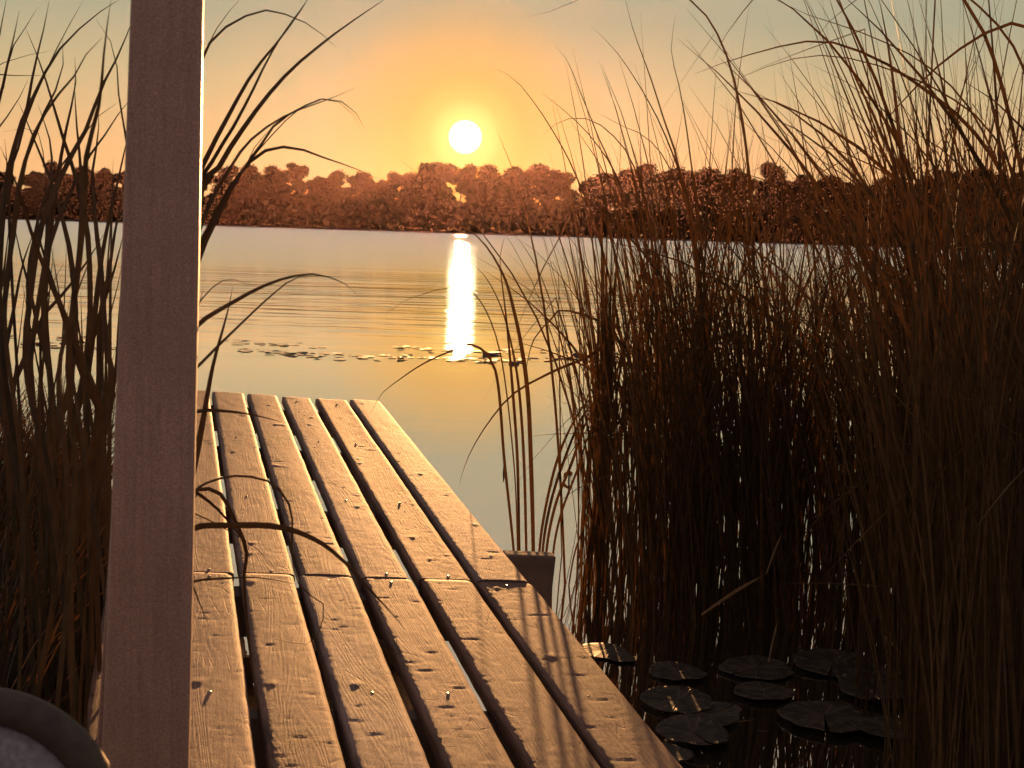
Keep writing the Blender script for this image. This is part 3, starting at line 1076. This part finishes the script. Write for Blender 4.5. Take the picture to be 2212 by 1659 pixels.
# ------------------------------------------------------------------ reeds in the open water beside the pile
open_reeds = [
    ('slender reed group standing behind the square pile, tips bowed towards the sun', [
        ([(950, 478), (1000, 490), (1030, 510), (1060, 545), (1090, 600), (1105, 650), (1125, 740), (1140, 850), (1147, 1000), (1152, 1195)], 9),
        ([(1092, 505), (1080, 560), (1088, 640), (1095, 700), (1108, 850), (1118, 1000), (1122, 1195)], 6),
        ([(1010, 560), (1050, 600), (1085, 670), (1108, 760), (1122, 850), (1132, 1000), (1137, 1195)], 6)], 5.1, (1145, 1322)),
    ('reed clump behind the pile whose blades bow together to the right', [
        ([(1330, 790), (1290, 845), (1250, 892), (1210, 975), (1182, 1080), (1165, 1195)], 6), ([(1335, 800), (1300, 850), (1258, 900), (1222, 985), (1190, 1085), (1172, 1195)], 6),
        ([(1345, 790), (1305, 860), (1265, 915), (1235, 1000), (1200, 1090), (1180, 1195)], 6), ([(1310, 850), (1275, 930), (1245, 1020), (1212, 1110), (1195, 1195)], 5),
        ([(1255, 1010), (1260, 900), (1278, 840), (1290, 900), (1282, 1000)][::-1] + [(1270, 1100), (1240, 1200)], 4)], 5.3, (1178, 1310)),
    ('long drooping reed blade reaching left across the calm water', [
        ([(990, 1055), (1010, 990), (1050, 920), (1110, 850), (1200, 800), (1290, 760), (1330, 700), (1350, 800), (1340, 1000)], 7),
        ([(1130, 838), (1150, 740), (1190, 690), (1210, 670), (1260, 680), (1310, 705), (1345, 760), (1350, 900)], 7),
        ([(1100, 735), (1150, 748), (1210, 768), (1280, 800), (1350, 850), (1365, 1000)], 6)], 5.6, (1350, 1290)),
    ('hair-thin reed with a folded tip alone over the open water', [
        ([(1160, 620), (1170, 580), (1190, 565), (1206, 590), (1207, 700), (1210, 900), (1212, 1150)], 3),
        ([(1095, 490), (1130, 530), (1170, 600), (1200, 690), (1225, 800), (1240, 900), (1250, 1100)], 4)], 5.8, (1230, 1270)),
    ('bundle of stout upright reeds at the left margin of the dense stand', [
        ([(1298, 400), (1300, 520), (1303, 700), (1302, 900), (1292, 1100), (1290, 1250)], 12), ([(1312, 460), (1310, 600), (1308, 800), (1300, 1000), (1280, 1150), (1262, 1250)], 9),
        ([(1340, 480), (1325, 650), (1318, 850), (1300, 1050), (1272, 1250)], 8), ([(1290, 600), (1292, 800), (1290, 1000), (1288, 1250)], 8),
        ([(1285, 900), (1270, 1000), (1258, 1120), (1256, 1250)], 6), ([(1322, 520), (1314, 800), (1304, 1100), (1296, 1250)], 10)], 5.3, (1280, 1290)),
    ('drooping reed tip over the water left of the sun glitter path', [
        ([(800, 893), (825, 850), (860, 822), (910, 788), (965, 762), (1020, 745), (1070, 800), (1090, 1000), (1110, 1195)], 6),
        ([(825, 688), (870, 652), (920, 634), (970, 622), (1030, 640), (1080, 760), (1110, 1000), (1118, 1195)], 3)], 5.4, (1120, 1300)),
]
open_reeds += [
    ('long arching reed blades sweeping left over the gap in the stand', [
        ([(1500, 160), (1580, 130), (1700, 97), (1790, 90), (1900, 130), (2000, 195), (2080, 260), (2150, 350), (2210, 500), (2260, 900)], 9),
        ([(1540, 195), (1640, 150), (1740, 122), (1830, 125), (1950, 160), (2060, 215), (2150, 300), (2230, 500), (2270, 900)], 5),
        ([(1859, 337), (1905, 271), (1963, 204), (2042, 129), (2097, 92), (2180, 50), (2260, 100), (2320, 400), (2300, 900)], 11),
        ([(1538, 133), (1563, 83), (1597, 37), (1626, 0), (1740, -110), (1930, -110), (2120, 60), (2230, 500), (2270, 900)], 8),
        ([(1751, 100), (1780, 58), (1813, 29), (1851, 0), (1960, -60), (2100, 0), (2230, 200), (2290, 700)], 7),
        ([(1640, -20), (1740, 30), (1860, 70), (2000, 140), (2110, 260), (2200, 500), (2260, 900)], 6)], 3.9, (2290, 1560)),
    ('thick dark reed bundle slanting up left through the open sky of the gap', [
        ([(1788, -20), (1817, 83), (1847, 167), (1880, 233), (1905, 292), (1963, 417), (2000, 600), (2030, 900), (2040, 1300)], 10),
        ([(1760, -10), (1800, 60), (1850, 190), (1890, 290), (1950, 430), (1990, 650), (2025, 1000), (2040, 1300)], 7),
        ([(1850, 40), (1880, 160), (1920, 290), (1960, 420), (1995, 600), (2035, 1000)], 7),
        ([(1700, 290), (1770, 345), (1840, 390), (1920, 470), (1990, 600), (2040, 900)], 6)], 4.4, (2045, 1440)),
    ('slim reed with its tip nearest the sun at the upper left of the stand', [
        ([(1060, 143), (1110, 170), (1160, 230), (1210, 310), (1240, 370), (1290, 500), (1340, 720), (1375, 1000), (1385, 1250)], 5),
        ([(1195, 95), (1225, 130), (1250, 190), (1290, 290), (1340, 420), (1385, 700), (1400, 1000), (1405, 1250)], 5),
        ([(1170, 295), (1210, 262), (1260, 255), (1310, 280), (1365, 350), (1405, 500), (1425, 900), (1420, 1250)], 5),
        ([(1170, 200), (1220, 240), (1280, 300), (1340, 400), (1390, 600), (1410, 1000)], 5)], 5.4, (1405, 1290)),
    ('tall thin reeds crossing the sky midway between sun and right edge', [
        ([(1347, -20), (1367, 62), (1405, 167), (1434, 258), (1468, 367), (1505, 600), (1525, 1000), (1535, 1250)], 6),
        ([(1275, 55), (1330, 110), (1390, 200), (1440, 300), (1490, 450), (1520, 700), (1540, 1250)], 5),
        ([(1135, 38), (1180, 28), (1230, 8), (1290, -20), (1410, -40), (1530, 40), (1600, 240), (1630, 600), (1640, 1250)], 6),
        ([(1460, 30), (1450, 110), (1470, 200), (1490, 330), (1520, 600), (1545, 1250)], 5),
        ([(1620, 0), (1605, 100), (1590, 220), (1580, 400), (1570, 700), (1560, 1250)], 4),
        ([(1285, 240), (1340, 270), (1400, 300), (1450, 370), (1500, 520), (1530, 900)], 5)], 5.0, (1560, 1310)),
]
for lab, blades, dist, basep in open_reeds:
    root = Vector((at_dist(basep[0], basep[1], dist).x, dist, 0.0))
    pe = empty('reed', root)
    tag(pe, lab, 'reed')
    for px, wp in blades:
        sd += 1
        blade_obj(px, wp, dist, pe, sd, base_px=[(basep[0] + (px[-1][0] - basep[0]) * 0.7, basep[1] + 6)], matk='reed', n=34, tw=0.4, tip=0.4)


# ------------------------------------------------------------------ dense reed stand on the right
def reed_variant(seed_, nblades, fold=0.16, lean=6.0, nseg=10, kinkp=0.16, w0=0.0032, w1=0.0062):
    r = random.Random(seed_)
    mb = MB()
    for k in range(nblades):
        az = r.uniform(0, 2 * math.pi)
        th = R_(r.uniform(1, 7))
        ln = r.uniform(0.55, 1.0) if k else 1.0
        curv = R_(r.choice((r.uniform(2, 16), r.uniform(2, 16), r.uniform(15, 50))))
        kink = r.uniform(0.55, 0.85) if r.random() < kinkp else None
        kang = R_(r.uniform(40, 120))
        p = Vector((r.gauss(0, .018), r.gauss(0, .018), -0.03))
        pts = [p.copy()]
        hd = Vector((math.cos(az), math.sin(az), 0))
        hd = (hd + Vector((-0.9, -0.15, 0)) * r.uniform(0.1, 1.0)).normalized()
        for i in range(nseg):
            s = (i + 0.5) / nseg
            a = th + R_(lean) * s + curv * s * s
            if kink and s > kink:
                a += kang
            p = p + (hd * math.sin(a) + Vector((0, 0, 1)) * math.cos(a)) * ln / nseg
            pts.append(p.copy())
        ribbon(mb, pts, r.uniform(w0, w1), Vector((math.sin(r.uniform(-1, 1)), -1, 0)), r.uniform(-.9, .9), r.uniform(-1.3, 1.3), fold, 0.5, 0.9)
    return mb


variants = [reed_variant(900 + i, 5 + i % 4) for i in range(26)]
var_me = [v.mesh('reed', M['reed'], True) for v in variants]
bent = [reed_variant(1500 + i, 4, 0.16, 26.0 + 2 * i, 14, 0.08, 0.004, 0.0095) for i in range(10)]
bent_me = [v.mesh('reed', M['reed'], True) for v in bent]


def px_of(x, d):
    return 1106 + F * x / d


def stand_height(u, r):
    if u > 1900:
        return r.choice((r.uniform(1.5, 2.0), r.uniform(1.9, 2.5), r.uniform(2.0, 2.6)))
    if u > 1700:
        return r.choice((r.uniform(1.4, 1.7), r.uniform(1.4, 1.85), r.uniform(1.5, 2.15)))
    return r.choice((r.uniform(1.4, 1.75), r.uniform(1.5, 2.0), r.uniform(1.7, 2.35)))


def stand_spot(r, front=False):
    while True:
        if r.random() < (0.36 if front else 0.24):
            d = r.uniform(2.9, 4.9)
            u = r.uniform(2010 + (3.3 - d) * 10, 2560)
            if d > 3.9 and r.random() < 0.5:
                u = r.uniform(1900, 2300)
        else:
            d = 4.75 + (r.random() ** 1.5) * (2.2 if front else 4.5)
            u = r.uniform(1275 + max(0, 5.4 - d) * 160, 2350)
            if u < 1400 and r.random() < 0.55:
                continue
        return (u - 1106) / F * d + 0.0, d, u


r = random.Random(78)
zones = [
    (0, 1420, 'thin reed in the sparse fringe where the stand meets open water', 'reeds of the sparse fringe'),
    (1420, 1650, 'dark reed in the thick middle of the stand behind the floating pads', 'reeds of the thick middle'),
    (1650, 1950, 'reed in the lower gap of the stand where more sky shows', 'reeds of the lower gap'),
    (1950, 9999, 'tall reed leaning left in the crowded stand at the right picture edge', 'tall reeds at the right edge'),
]
for i in range(288):
    x, d, u = stand_spot(r, True)
    h = stand_height(u, r)
    if i >= 250:                                     # slim tall ones standing out against the sky
        u, d = r.uniform(1290, 1800), r.uniform(4.9, 6.5)
        x = (u - 1106) / F * d
        h = r.uniform(1.85, 2.35)
    isb = r.random() < (0.5 if u > 2080 else 0.04)
    me = r.choice(bent_me) if isb else r.choice(var_me)
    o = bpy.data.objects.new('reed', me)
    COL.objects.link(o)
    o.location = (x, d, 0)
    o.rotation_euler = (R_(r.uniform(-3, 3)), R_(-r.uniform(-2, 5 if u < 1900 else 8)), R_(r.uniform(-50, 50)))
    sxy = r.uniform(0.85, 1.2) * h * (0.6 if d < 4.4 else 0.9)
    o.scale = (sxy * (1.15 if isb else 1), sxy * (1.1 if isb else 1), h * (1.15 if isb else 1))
    for lo, hi, lab, grp in zones:
        if lo <= u < hi:
            tag(o, lab, 'reed', grp)

mass = MB()
fl = [reed_variant(2000 + i, 7, 0.0, 6.0, 8, 0.16, 0.0022, 0.0045) for i in range(14)]
fl_np = [np.array([tuple(p) for p in v.v]) for v in fl]
mv, mf = [], []
off_ = 0
for i in range(400):
    x, d, u = stand_spot(r)
    if i >= 210:                                     # the bed goes on to the right
        d, u = r.uniform(2.9, 9.0), r.uniform(2400, 3700)
        x = (u - 1106) / F * d
    h = stand_height(u, r) * r.uniform(0.72, 1.0)
    k = r.randrange(len(fl))
    a = R_(r.uniform(-60, 60))
    c, s_ = math.cos(a), math.sin(a)
    V = fl_np[k].copy() * h
    X = V[:, 0] * c - V[:, 1] * s_
    Y = V[:, 0] * s_ + V[:, 1] * c
    sh = -r.uniform(-0.02, 0.10)
    V = np.stack([X + x + sh * V[:, 2], Y + d, V[:, 2]], 1)
    mv.append(V)
    mf.extend([tuple(q + off_ for q in f) for f in fl[k].f])
    off_ += len(V)
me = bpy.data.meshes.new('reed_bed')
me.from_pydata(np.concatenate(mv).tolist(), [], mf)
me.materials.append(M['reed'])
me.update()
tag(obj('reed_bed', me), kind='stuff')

# broken dry stalks low in the stand
for (p0, p1, d, w_, lab) in [((1515, 1328), (1650, 1242), 4.3, 7, 'broken dry stalk slanting up right above the dark water'),
                             ((1655, 1240), (1690, 1150), 4.5, 4, 'thin dry stalk leaning right behind the longest broken stalk'),
                             ((1910, 1375), (1960, 1430), 3.9, 6, 'olive dry stalk tilted down right by the large floating pads'),
                             ((1660, 1430), (1680, 1340), 4.2, 4, 'short pale dry stalk nearly upright among the floating pads')]:
    mb = MB()
    A, B = at_dist(*p0, d), at_dist(*p1, d + 0.25)
    ribbon(mb, spline([A, A.lerp(B, .5) + Vector((0, 0, .006)), B], 8), w_ / F * d, Vector((0, -1, 0)), 0.2, 0.5, 0.2, 0.3, 0.6)
    tag(mb.build('dry_stalk', M['dry'], smooth=True), lab, 'stalk', 'dry stalks in the stand')

# stubs standing in the calm water
for (u, v0, v1, d, lab) in [(1087, 1000, 1042, 7.6, 'tiny dead reed stub standing alone on the calm water'), (1228, 1012, 1062, 6.6, 'ragged dead reed stub left of the stout reed bundle')]:
    mb = MB()
    p = on_water(u, (v0 + v1) / 2)
    ht = (v1 - v0) / 2 / F * p.y
    mb.tube([Vector((0, 0, -.03)), Vector((0.004, 0, ht * .6)), Vector((0.001, 0, ht))], [0.005, 0.005, 0.002], 6)
    if u > 1200:
        ribbon(mb, [Vector((0, 0, ht * .7)), Vector((-.02, 0, ht * .5)), Vector((-.03, 0, ht * .15))], 0.02, fold=0.1)
        ribbon(mb, [Vector((0, 0, ht * .8)), Vector((.015, 0, ht * .6)), Vector((.02, 0, ht * .3))], 0.018, fold=0.1)
    o = mb.build('reed_stub', M['reed'], smooth=True)
    o.location = p
    tag(o, lab, 'reed stub', 'dead reed stubs')

# ------------------------------------------------------------------ sedges at the lower left (nobody could count them)
mb = MB()
r = random.Random(31)
for i in range(7000):
    d = r.uniform(2.3, 5.4)
    lim = (D0 + D1 * d).x - 0.34
    u = r.uniform(-120, 285)
    x = (u - 1106) / F * d
    if x > lim:
        continue
    # leave a few peep-holes on to the water
    z0 = -0.02
    h = r.uniform(0.35, 0.80) * (1.0 if d < 4 else 1.2)
    az = r.uniform(0, 6.28)
    th = R_(r.uniform(2, 22))
    cv = R_(r.uniform(5, 70))
    p = Vector((x, d, z0))
    pts = [p.copy()]
    hd = Vector((math.cos(az), math.sin(az), 0))
    for k in range(6):
        s = (k + .5) / 6
        a = th + cv * s * s
        p = p + (hd * math.sin(a) + Vector((0, 0, math.cos(a)))) * h / 6
        pts.append(p.copy())
    ribbon(mb, pts, r.uniform(0.004, 0.010), Vector((math.sin(r.uniform(-1.2, 1.2)), -1, 0)), r.uniform(-.5, .5), r.uniform(-1, 1), 0.0, 0.6, 0.9)
tag(mb.build('sedge_undergrowth', M['sedge']), kind='stuff')

# ------------------------------------------------------------------ lily pads
def pad_mesh(seed_, curl=0.0):
    r = random.Random(seed_)
    mb = MB()
    n = 40
    notch = r.uniform(0.02, 0.06)
    rows = []
    for k, rr in enumerate((0.02, 0.35, 0.7, 0.92, 1.0)):
        row = []
        for i in range(n + 1):
            a = notch + (2 * math.pi - 2 * notch) * i / n
            e = 1 + 0.05 * math.sin(a * 3 + seed_) + 0.03 * math.sin(a * 7 + seed_ * 2) + 0.05 * noise.noise(Vector((math.cos(a) * 4, math.sin(a) * 4, seed_)))
            x, y = rr * e * math.cos(a) * 1.08, rr * e * math.sin(a)
            z = 0.012 * rr + curl * max(0, rr - 0.5) ** 2 * (0.4 + 0.6 * math.sin(a * 2 + seed_)) + 0.022 * noise.noise(Vector((x * 2.5 + seed_, y * 2.5, 3)))
            row.append(Vector((x, y, z)))
        rows.append(row)
    low = [p + Vector((0, 0, -0.02)) for p in rows[-1]]
    rows.append(low)
    mb.quad_strip(rows)
    return mb.mesh('lily_pad', M['pad'], True)


pads_me = [pad_mesh(i, 0.25 * (i % 3)) for i in range(9)]


def pad(loc, rx, me, rot, tilt, lab, group):
    o = bpy.data.objects.new('lily_pad', me)
    COL.objects.link(o)
    o.location = loc
    o.scale = (rx, rx, rx)
    o.rotation_euler = (tilt[0], tilt[1], rot)
    tag(o, lab, 'lily pad', group)
    return o


near_pads = [
    (270, 790, 120, 'rippled lily pad with gold-lit edge touching the right side of the dock'),
    (360, 822, 70, 'small lily pad at the foot of the fringe reeds by the dock'),
    (620, 893, 130, 'narrow lily pad in the reddish water, first of the row behind the dark pads'),
    (980, 872, 165, 'broad lily pad second in the row at the foot of the reeds'),
    (1330, 850, 190, 'broad lily pad below the bright gap in the reeds'),
    (1480, 905, 150, 'lily pad overlapped by the broad one below the bright gap'),
    (1010, 985, 135, 'lone oval lily pad in the middle of the dark water'),
    (620, 1030, 170, 'rippled lily pad nearest the dock edge in the open dark patch'),
    (760, 1095, 150, 'dark lily pad between the rippled pad and the largest pale one'),
    (1290, 1105, 205, 'largest pale lily pad in the near water'),
    (1530, 975, 180, 'lily pad shaded by the right hand reeds'),
    (690, 1190, 170, 'crumpled lily pad with glinting rim low beside the dock'),
    (1580, 1165, 150, 'greyish lily pad among reed stems at lower right'),
    (560, 1290, 120, 'lily pad at the bottom of the picture against the dock edge'),
]
r = random.Random(9)
for i, (zx, zy, rx, lab) in enumerate(near_pads):
    u, v = (1700 + zx / 1.4747) * .69125, (1500 + zy / 1.4747) * .69125
    p = on_water(u, v, 0.004)
    rad_ = rx / 1.4747 * .69125 / F * p.y * 1.0
    pad(p + Vector((0, 0, 0.002 + 0.0012 * i)), rad_, pads_me[i % 9], r.uniform(0, 6.28), (R_(r.uniform(-1, 1.5)), R_(r.uniform(-1.5, 1.5))), lab, 'lily pads in the near water')

belt_zones = [(-99, -3.4, 'lily pad of the drifting belt seen between the left cattails'), (-3.4, -0.7, 'dark lily pad of the drifting belt left of the sun glitter'),
              (-0.7, 0.0, 'lily pad of the drifting belt glittering in the sun path'), (0.0, 99, 'dark lily pad of the drifting belt behind the reeds')]
for i in range(296):
    d = r.gauss(15.2, 0.75)
    x = r.uniform(-6.0, 2.2)
    bandy = 15.3 + 0.7 * noise.noise(Vector((x * 0.8, 4, 4)))
    d = bandy + r.choice((-0.6, -0.5, 0.45)) + r.gauss(0, 0.16)
    if noise.noise(Vector((x * 0.9, d * 0.5, 8))) < -0.25:
        continue
    lab = [z for z in belt_zones if z[0] <= x < z[1]][0][2]
    t = 0 if r.random() < 0.85 else r.uniform(4, 14)
    rr = r.uniform(0.025, 0.07)
    pad(Vector((x, d, 0.005 + (rr * math.sin(R_(t)) * 0.8) + 0.0004 * (i % 20))), rr, r.choice(pads_me), r.uniform(0, 6.28), (R_(r.uniform(-t, t)), R_(r.uniform(-t, t))), lab, 'lily pads of the drifting belt: ' + lab.split('belt ')[1])
for (u, v, wpx, kind, lab) in [(1065, 770, 46, 0, 'wedge shaped lily leaf standing up just right of the sun glitter'),
                               (1250, 770, 30, 1, 'curled lily leaf bunched up behind the fringe reeds'),
                               (172, 739, 20, 1, 'dark curled lily leaf poking up between the left cattails'),
                               (1110, 787, 24, 1, 'small curled lily leaf beside the tall slender reeds')]:
    p = on_water(u, v)
    W_ = wpx / F * p.y
    mb = MB()
    if kind == 0:
        rows = []
        for i in range(9):
            t = i / 8
            rows.append([Vector((-W_ / 2 + W_ * t, 0.03 * math.sin(t * 3), -0.01)), Vector((-W_ / 2 + W_ * t, 0.05, 0.13 * W_ * (1 - t) ** 0.8)), Vector((-W_ / 2 + W_ * t * .98, 0.09, 0.18 * W_ * (1 - t) ** 0.9))])
        mb.quad_strip(rows)
    else:
        rows = []
        for i in range(9):
            t = i / 8
            hgt = W_ * 0.30 * math.sin(math.pi * (0.08 + 0.84 * t)) * (1 + 0.3 * math.sin(t * 9))
            x = -W_ / 2 + W_ * t
            rows.append([Vector((x, -.05, -.01)), Vector((x, -.035, hgt * .7)), Vector((x, 0, hgt)), Vector((x, .05, hgt * .6)), Vector((x, .07, -.01))])
        mb.quad_strip(rows)
    o = mb.build('lily_leaf', M['pad'], smooth=True)
    o.location = p
    tag(o, lab, 'lily leaf', 'raised lily leaves')

# ------------------------------------------------------------------ far shore: undergrowth and trees
def leaf_quad(V, Fc, c, size, r):
    n = Vector((r.gauss(0, 1), r.gauss(0, 1), r.gauss(0, 1))).normalized()
    x = n.orthogonal().normalized()
    y = n.cross(x)
    a = r.uniform(0, 6.28)
    x, y = x * math.cos(a) + y * math.sin(a), y * math.cos(a) - x * math.sin(a)
    o = len(V)
    e = r.uniform(0.5, 1.0)
    V.extend([c + x * size, c + y * size * e, c - x * size, c - y * size * e])
    Fc.append((o, o + 1, o + 2, o + 3))


mb = MB()
r = random.Random(55)
for i in range(44000):
    x = r.uniform(-330, 330)
    top = 9.6 + 3.2 * noise.noise(Vector((x * 0.03, 2, 0))) + 1.8 * noise.noise(Vector((x * 0.15, 5, 0)))
    z = 0.1 + (r.random() ** 0.8) * top
    y = SHORE + 3.0 + r.uniform(0, 9)
    leaf_quad(mb.v, mb.f, Vector((x, y, z)), r.uniform(0.6, 1.7), r)
tag(mb.build('shore_undergrowth', M['tree_leaf']), kind='stuff')


def tree_meshes(seed_):
    """unit-height tree: trunk with limbs, crown of leaf clumps with gaps"""
    r = random.Random(seed_)
    H = 15.0
    tb = MB()
    lean = r.uniform(-.5, .5)
    trunk = [Vector((lean * t * t * 1.6, 0.1 * math.sin(t * 5), H * 0.82 * t)) for t in (0, .2, .4, .6, .8, 1)]
    tb.tube(trunk, [0.34, 0.28, 0.23, 0.17, 0.10, 0.04], 7)
    clumps = []
    for i in range(r.randint(24, 32)):
        t = r.uniform(0.22, 1.0)
        base_ = trunk[0].lerp(trunk[-1], t)
        a = r.uniform(0, 6.28)
        prof = math.sin(math.pi * min(1, max(0.0, (t - 0.05) * 0.95)) ** 0.75)
        rad_ = (1.0 + 3.6 * prof) * r.uniform(0.45, 1.0)
        tipp = base_ + Vector((math.cos(a) * rad_, math.sin(a) * rad_ * 0.7, r.uniform(0.6, 2.2)))
        mid = base_.lerp(tipp, 0.5) + Vector((0, 0, -0.2))
        tb.tube([base_, mid, tipp], [0.11 * (1.2 - t * .7), 0.07, 0.02], 5, False)
        clumps.append((tipp, r.uniform(0.9, 1.75)))
        if r.random() < 0.6:
            clumps.append((mid + Vector((r.gauss(0, .5), r.gauss(0, .5), r.uniform(.2, .8))), r.uniform(0.6, 1.2)))
    clumps.append((trunk[-1] + Vector((0, 0, 0.9)), r.uniform(1.0, 1.5)))
    cb = MB()
    for c, s in clumps:
        nl = int(400 * s * s)
        for _ in range(nl):
            d = Vector((r.gauss(0, 1), r.gauss(0, 1), r.gauss(0, 1)))
            d = d.normalized() * (r.random() ** 0.45) * s * r.choice((1, 1, 1, 1.15, 1.4))
            d.z *= 0.72
            leaf_quad(cb.v, cb.f, c + d, r.uniform(0.10, 0.30), r)
    return tb.mesh('trunk', M['bark'], True), cb.mesh('crown', M['tree_leaf'])


tree_var = [tree_meshes(300 + i) for i in range(12)]
sky_line = [(-260, 372), (-120, 366), (0, 372), (60, 362), (120, 351), (200, 362), (280, 376), (380, 365), (470, 362), (530, 360), (590, 357), (640, 352), (690, 376), (720, 374), (765, 370), (800, 378),
            (832, 386), (862, 374), (890, 380), (915, 356), (945, 345), (985, 349), (1018, 366), (1042, 357), (1068, 351), (1105, 362), (1150, 360), (1200, 361), (1240, 378), (1270, 380), (1330, 370), (1385, 361), (1450, 370),
            (1520, 372), (1600, 370), (1645, 356), (1700, 366), (1760, 386), (1850, 386), (1920, 390), (2000, 382), (2045, 366), (2110, 370), (2212, 376), (2350, 372), (2480, 375)]


def sky_y(u):
    for (a, b) in zip(sky_line, sky_line[1:]):
        if a[0] <= u <= b[0]:
            return a[1] + (b[1] - a[1]) * (u - a[0]) / (b[0] - a[0])
    return 372


tree_labels = {
    'between': 'dark broadleaf tree of the far shore row between the post and the sun',
}
r = random.Random(21)
uu = -330
k = 0
tree_zones = [(-999, 290, 'far shore tree seen through the left cattails', 'far trees behind the left cattails'),
              (290, 700, 'far shore tree with gappy crown right of the white post', 'far trees right of the post'),
              (700, 890, 'lower far shore tree where the skyline dips before the sun', 'far trees at the skyline dip'),
              (890, 1010, 'tallest far shore tree directly below the setting sun', 'far trees below the sun'),
              (1010, 1260, 'far shore tree on the even skyline just right of the sun', 'far trees right of the sun'),
              (1260, 1720, 'far shore tree showing above the middle of the reed stand', 'far trees above the reed stand'),
              (1720, 9999, 'low far shore tree behind the crowded right hand reeds', 'far trees behind the right reeds')]
while uu < 2560:
    y = SHORE + 12 + r.uniform(-4, 14)
    tp = at_dist(uu, sky_y(uu) + r.uniform(-3, 9), y)
    base_ = Vector((tp.x, y, 0.5))
    hgt = tp.z - 0.5
    tm, cm = tree_var[k % 12]
    e = empty('tree', base_)
    e.rotation_euler = (0, 0, r.choice((0, math.pi)) + r.uniform(-.5, .5))
    sc = hgt / 14.3
    wsc = sc * r.uniform(0.95, 1.3)
    e.scale = (wsc, wsc, sc)
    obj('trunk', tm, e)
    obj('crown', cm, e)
    for lo, hi, lab, grp in tree_zones:
        if lo <= uu < hi:
            tag(e, lab, 'tree', grp)
    k += 1
    uu += r.uniform(34, 62)

# ------------------------------------------------------------------ thin volume added to veil the far trees in warm sun glow
ADDED_HAZE = 0.000016
if ADDED_HAZE > 0:
    mb = MB()
    mb.box((0, 340, 19.0), 1400, 790, 40.0)
    m, nt, out = mat('added_glow_haze')
    pv = N(nt, 'ShaderNodeVolumePrincipled')
    pv.inputs['Color'].default_value = (1.0, 0.55, 0.55, 1)
    pv.inputs['Density'].default_value = ADDED_HAZE
    pv.inputs['Anisotropy'].default_value = 0.85
    L(nt, pv.outputs[0], out.inputs['Volume'])
    tag(mb.build('added_haze', m), kind='stuff')

# ------------------------------------------------------------------ camera and output
cd = bpy.data.cameras.new('camera')
cd.sensor_width = 36.0
cd.sensor_fit = 'HORIZONTAL'
cd.lens = 36.0 * F / 2212.0
cd.clip_start = 0.05
cd.clip_end = 8000
cd.dof.use_dof = True
cd.dof.focus_distance = 5.0
cd.dof.aperture_fstop = 14.0
co = bpy.data.objects.new('camera', cd)
co.matrix_world = Matrix.Translation(CAM) @ CAM_R.to_4x4()
COL.objects.link(co)
S.camera = co

S.view_settings.view_transform = 'Standard'
S.view_settings.look = 'None'
S.view_settings.exposure = EXPO
S.view_settings.gamma = 1.0
S.render.engine = 'CYCLES'
S.cycles.use_denoising = True
S.cycles.max_bounces = 8
S.cycles.volume_bounces = 0
S.cycles.transparent_max_bounces = 8
S.cycles.sample_clamp_indirect = 6.0
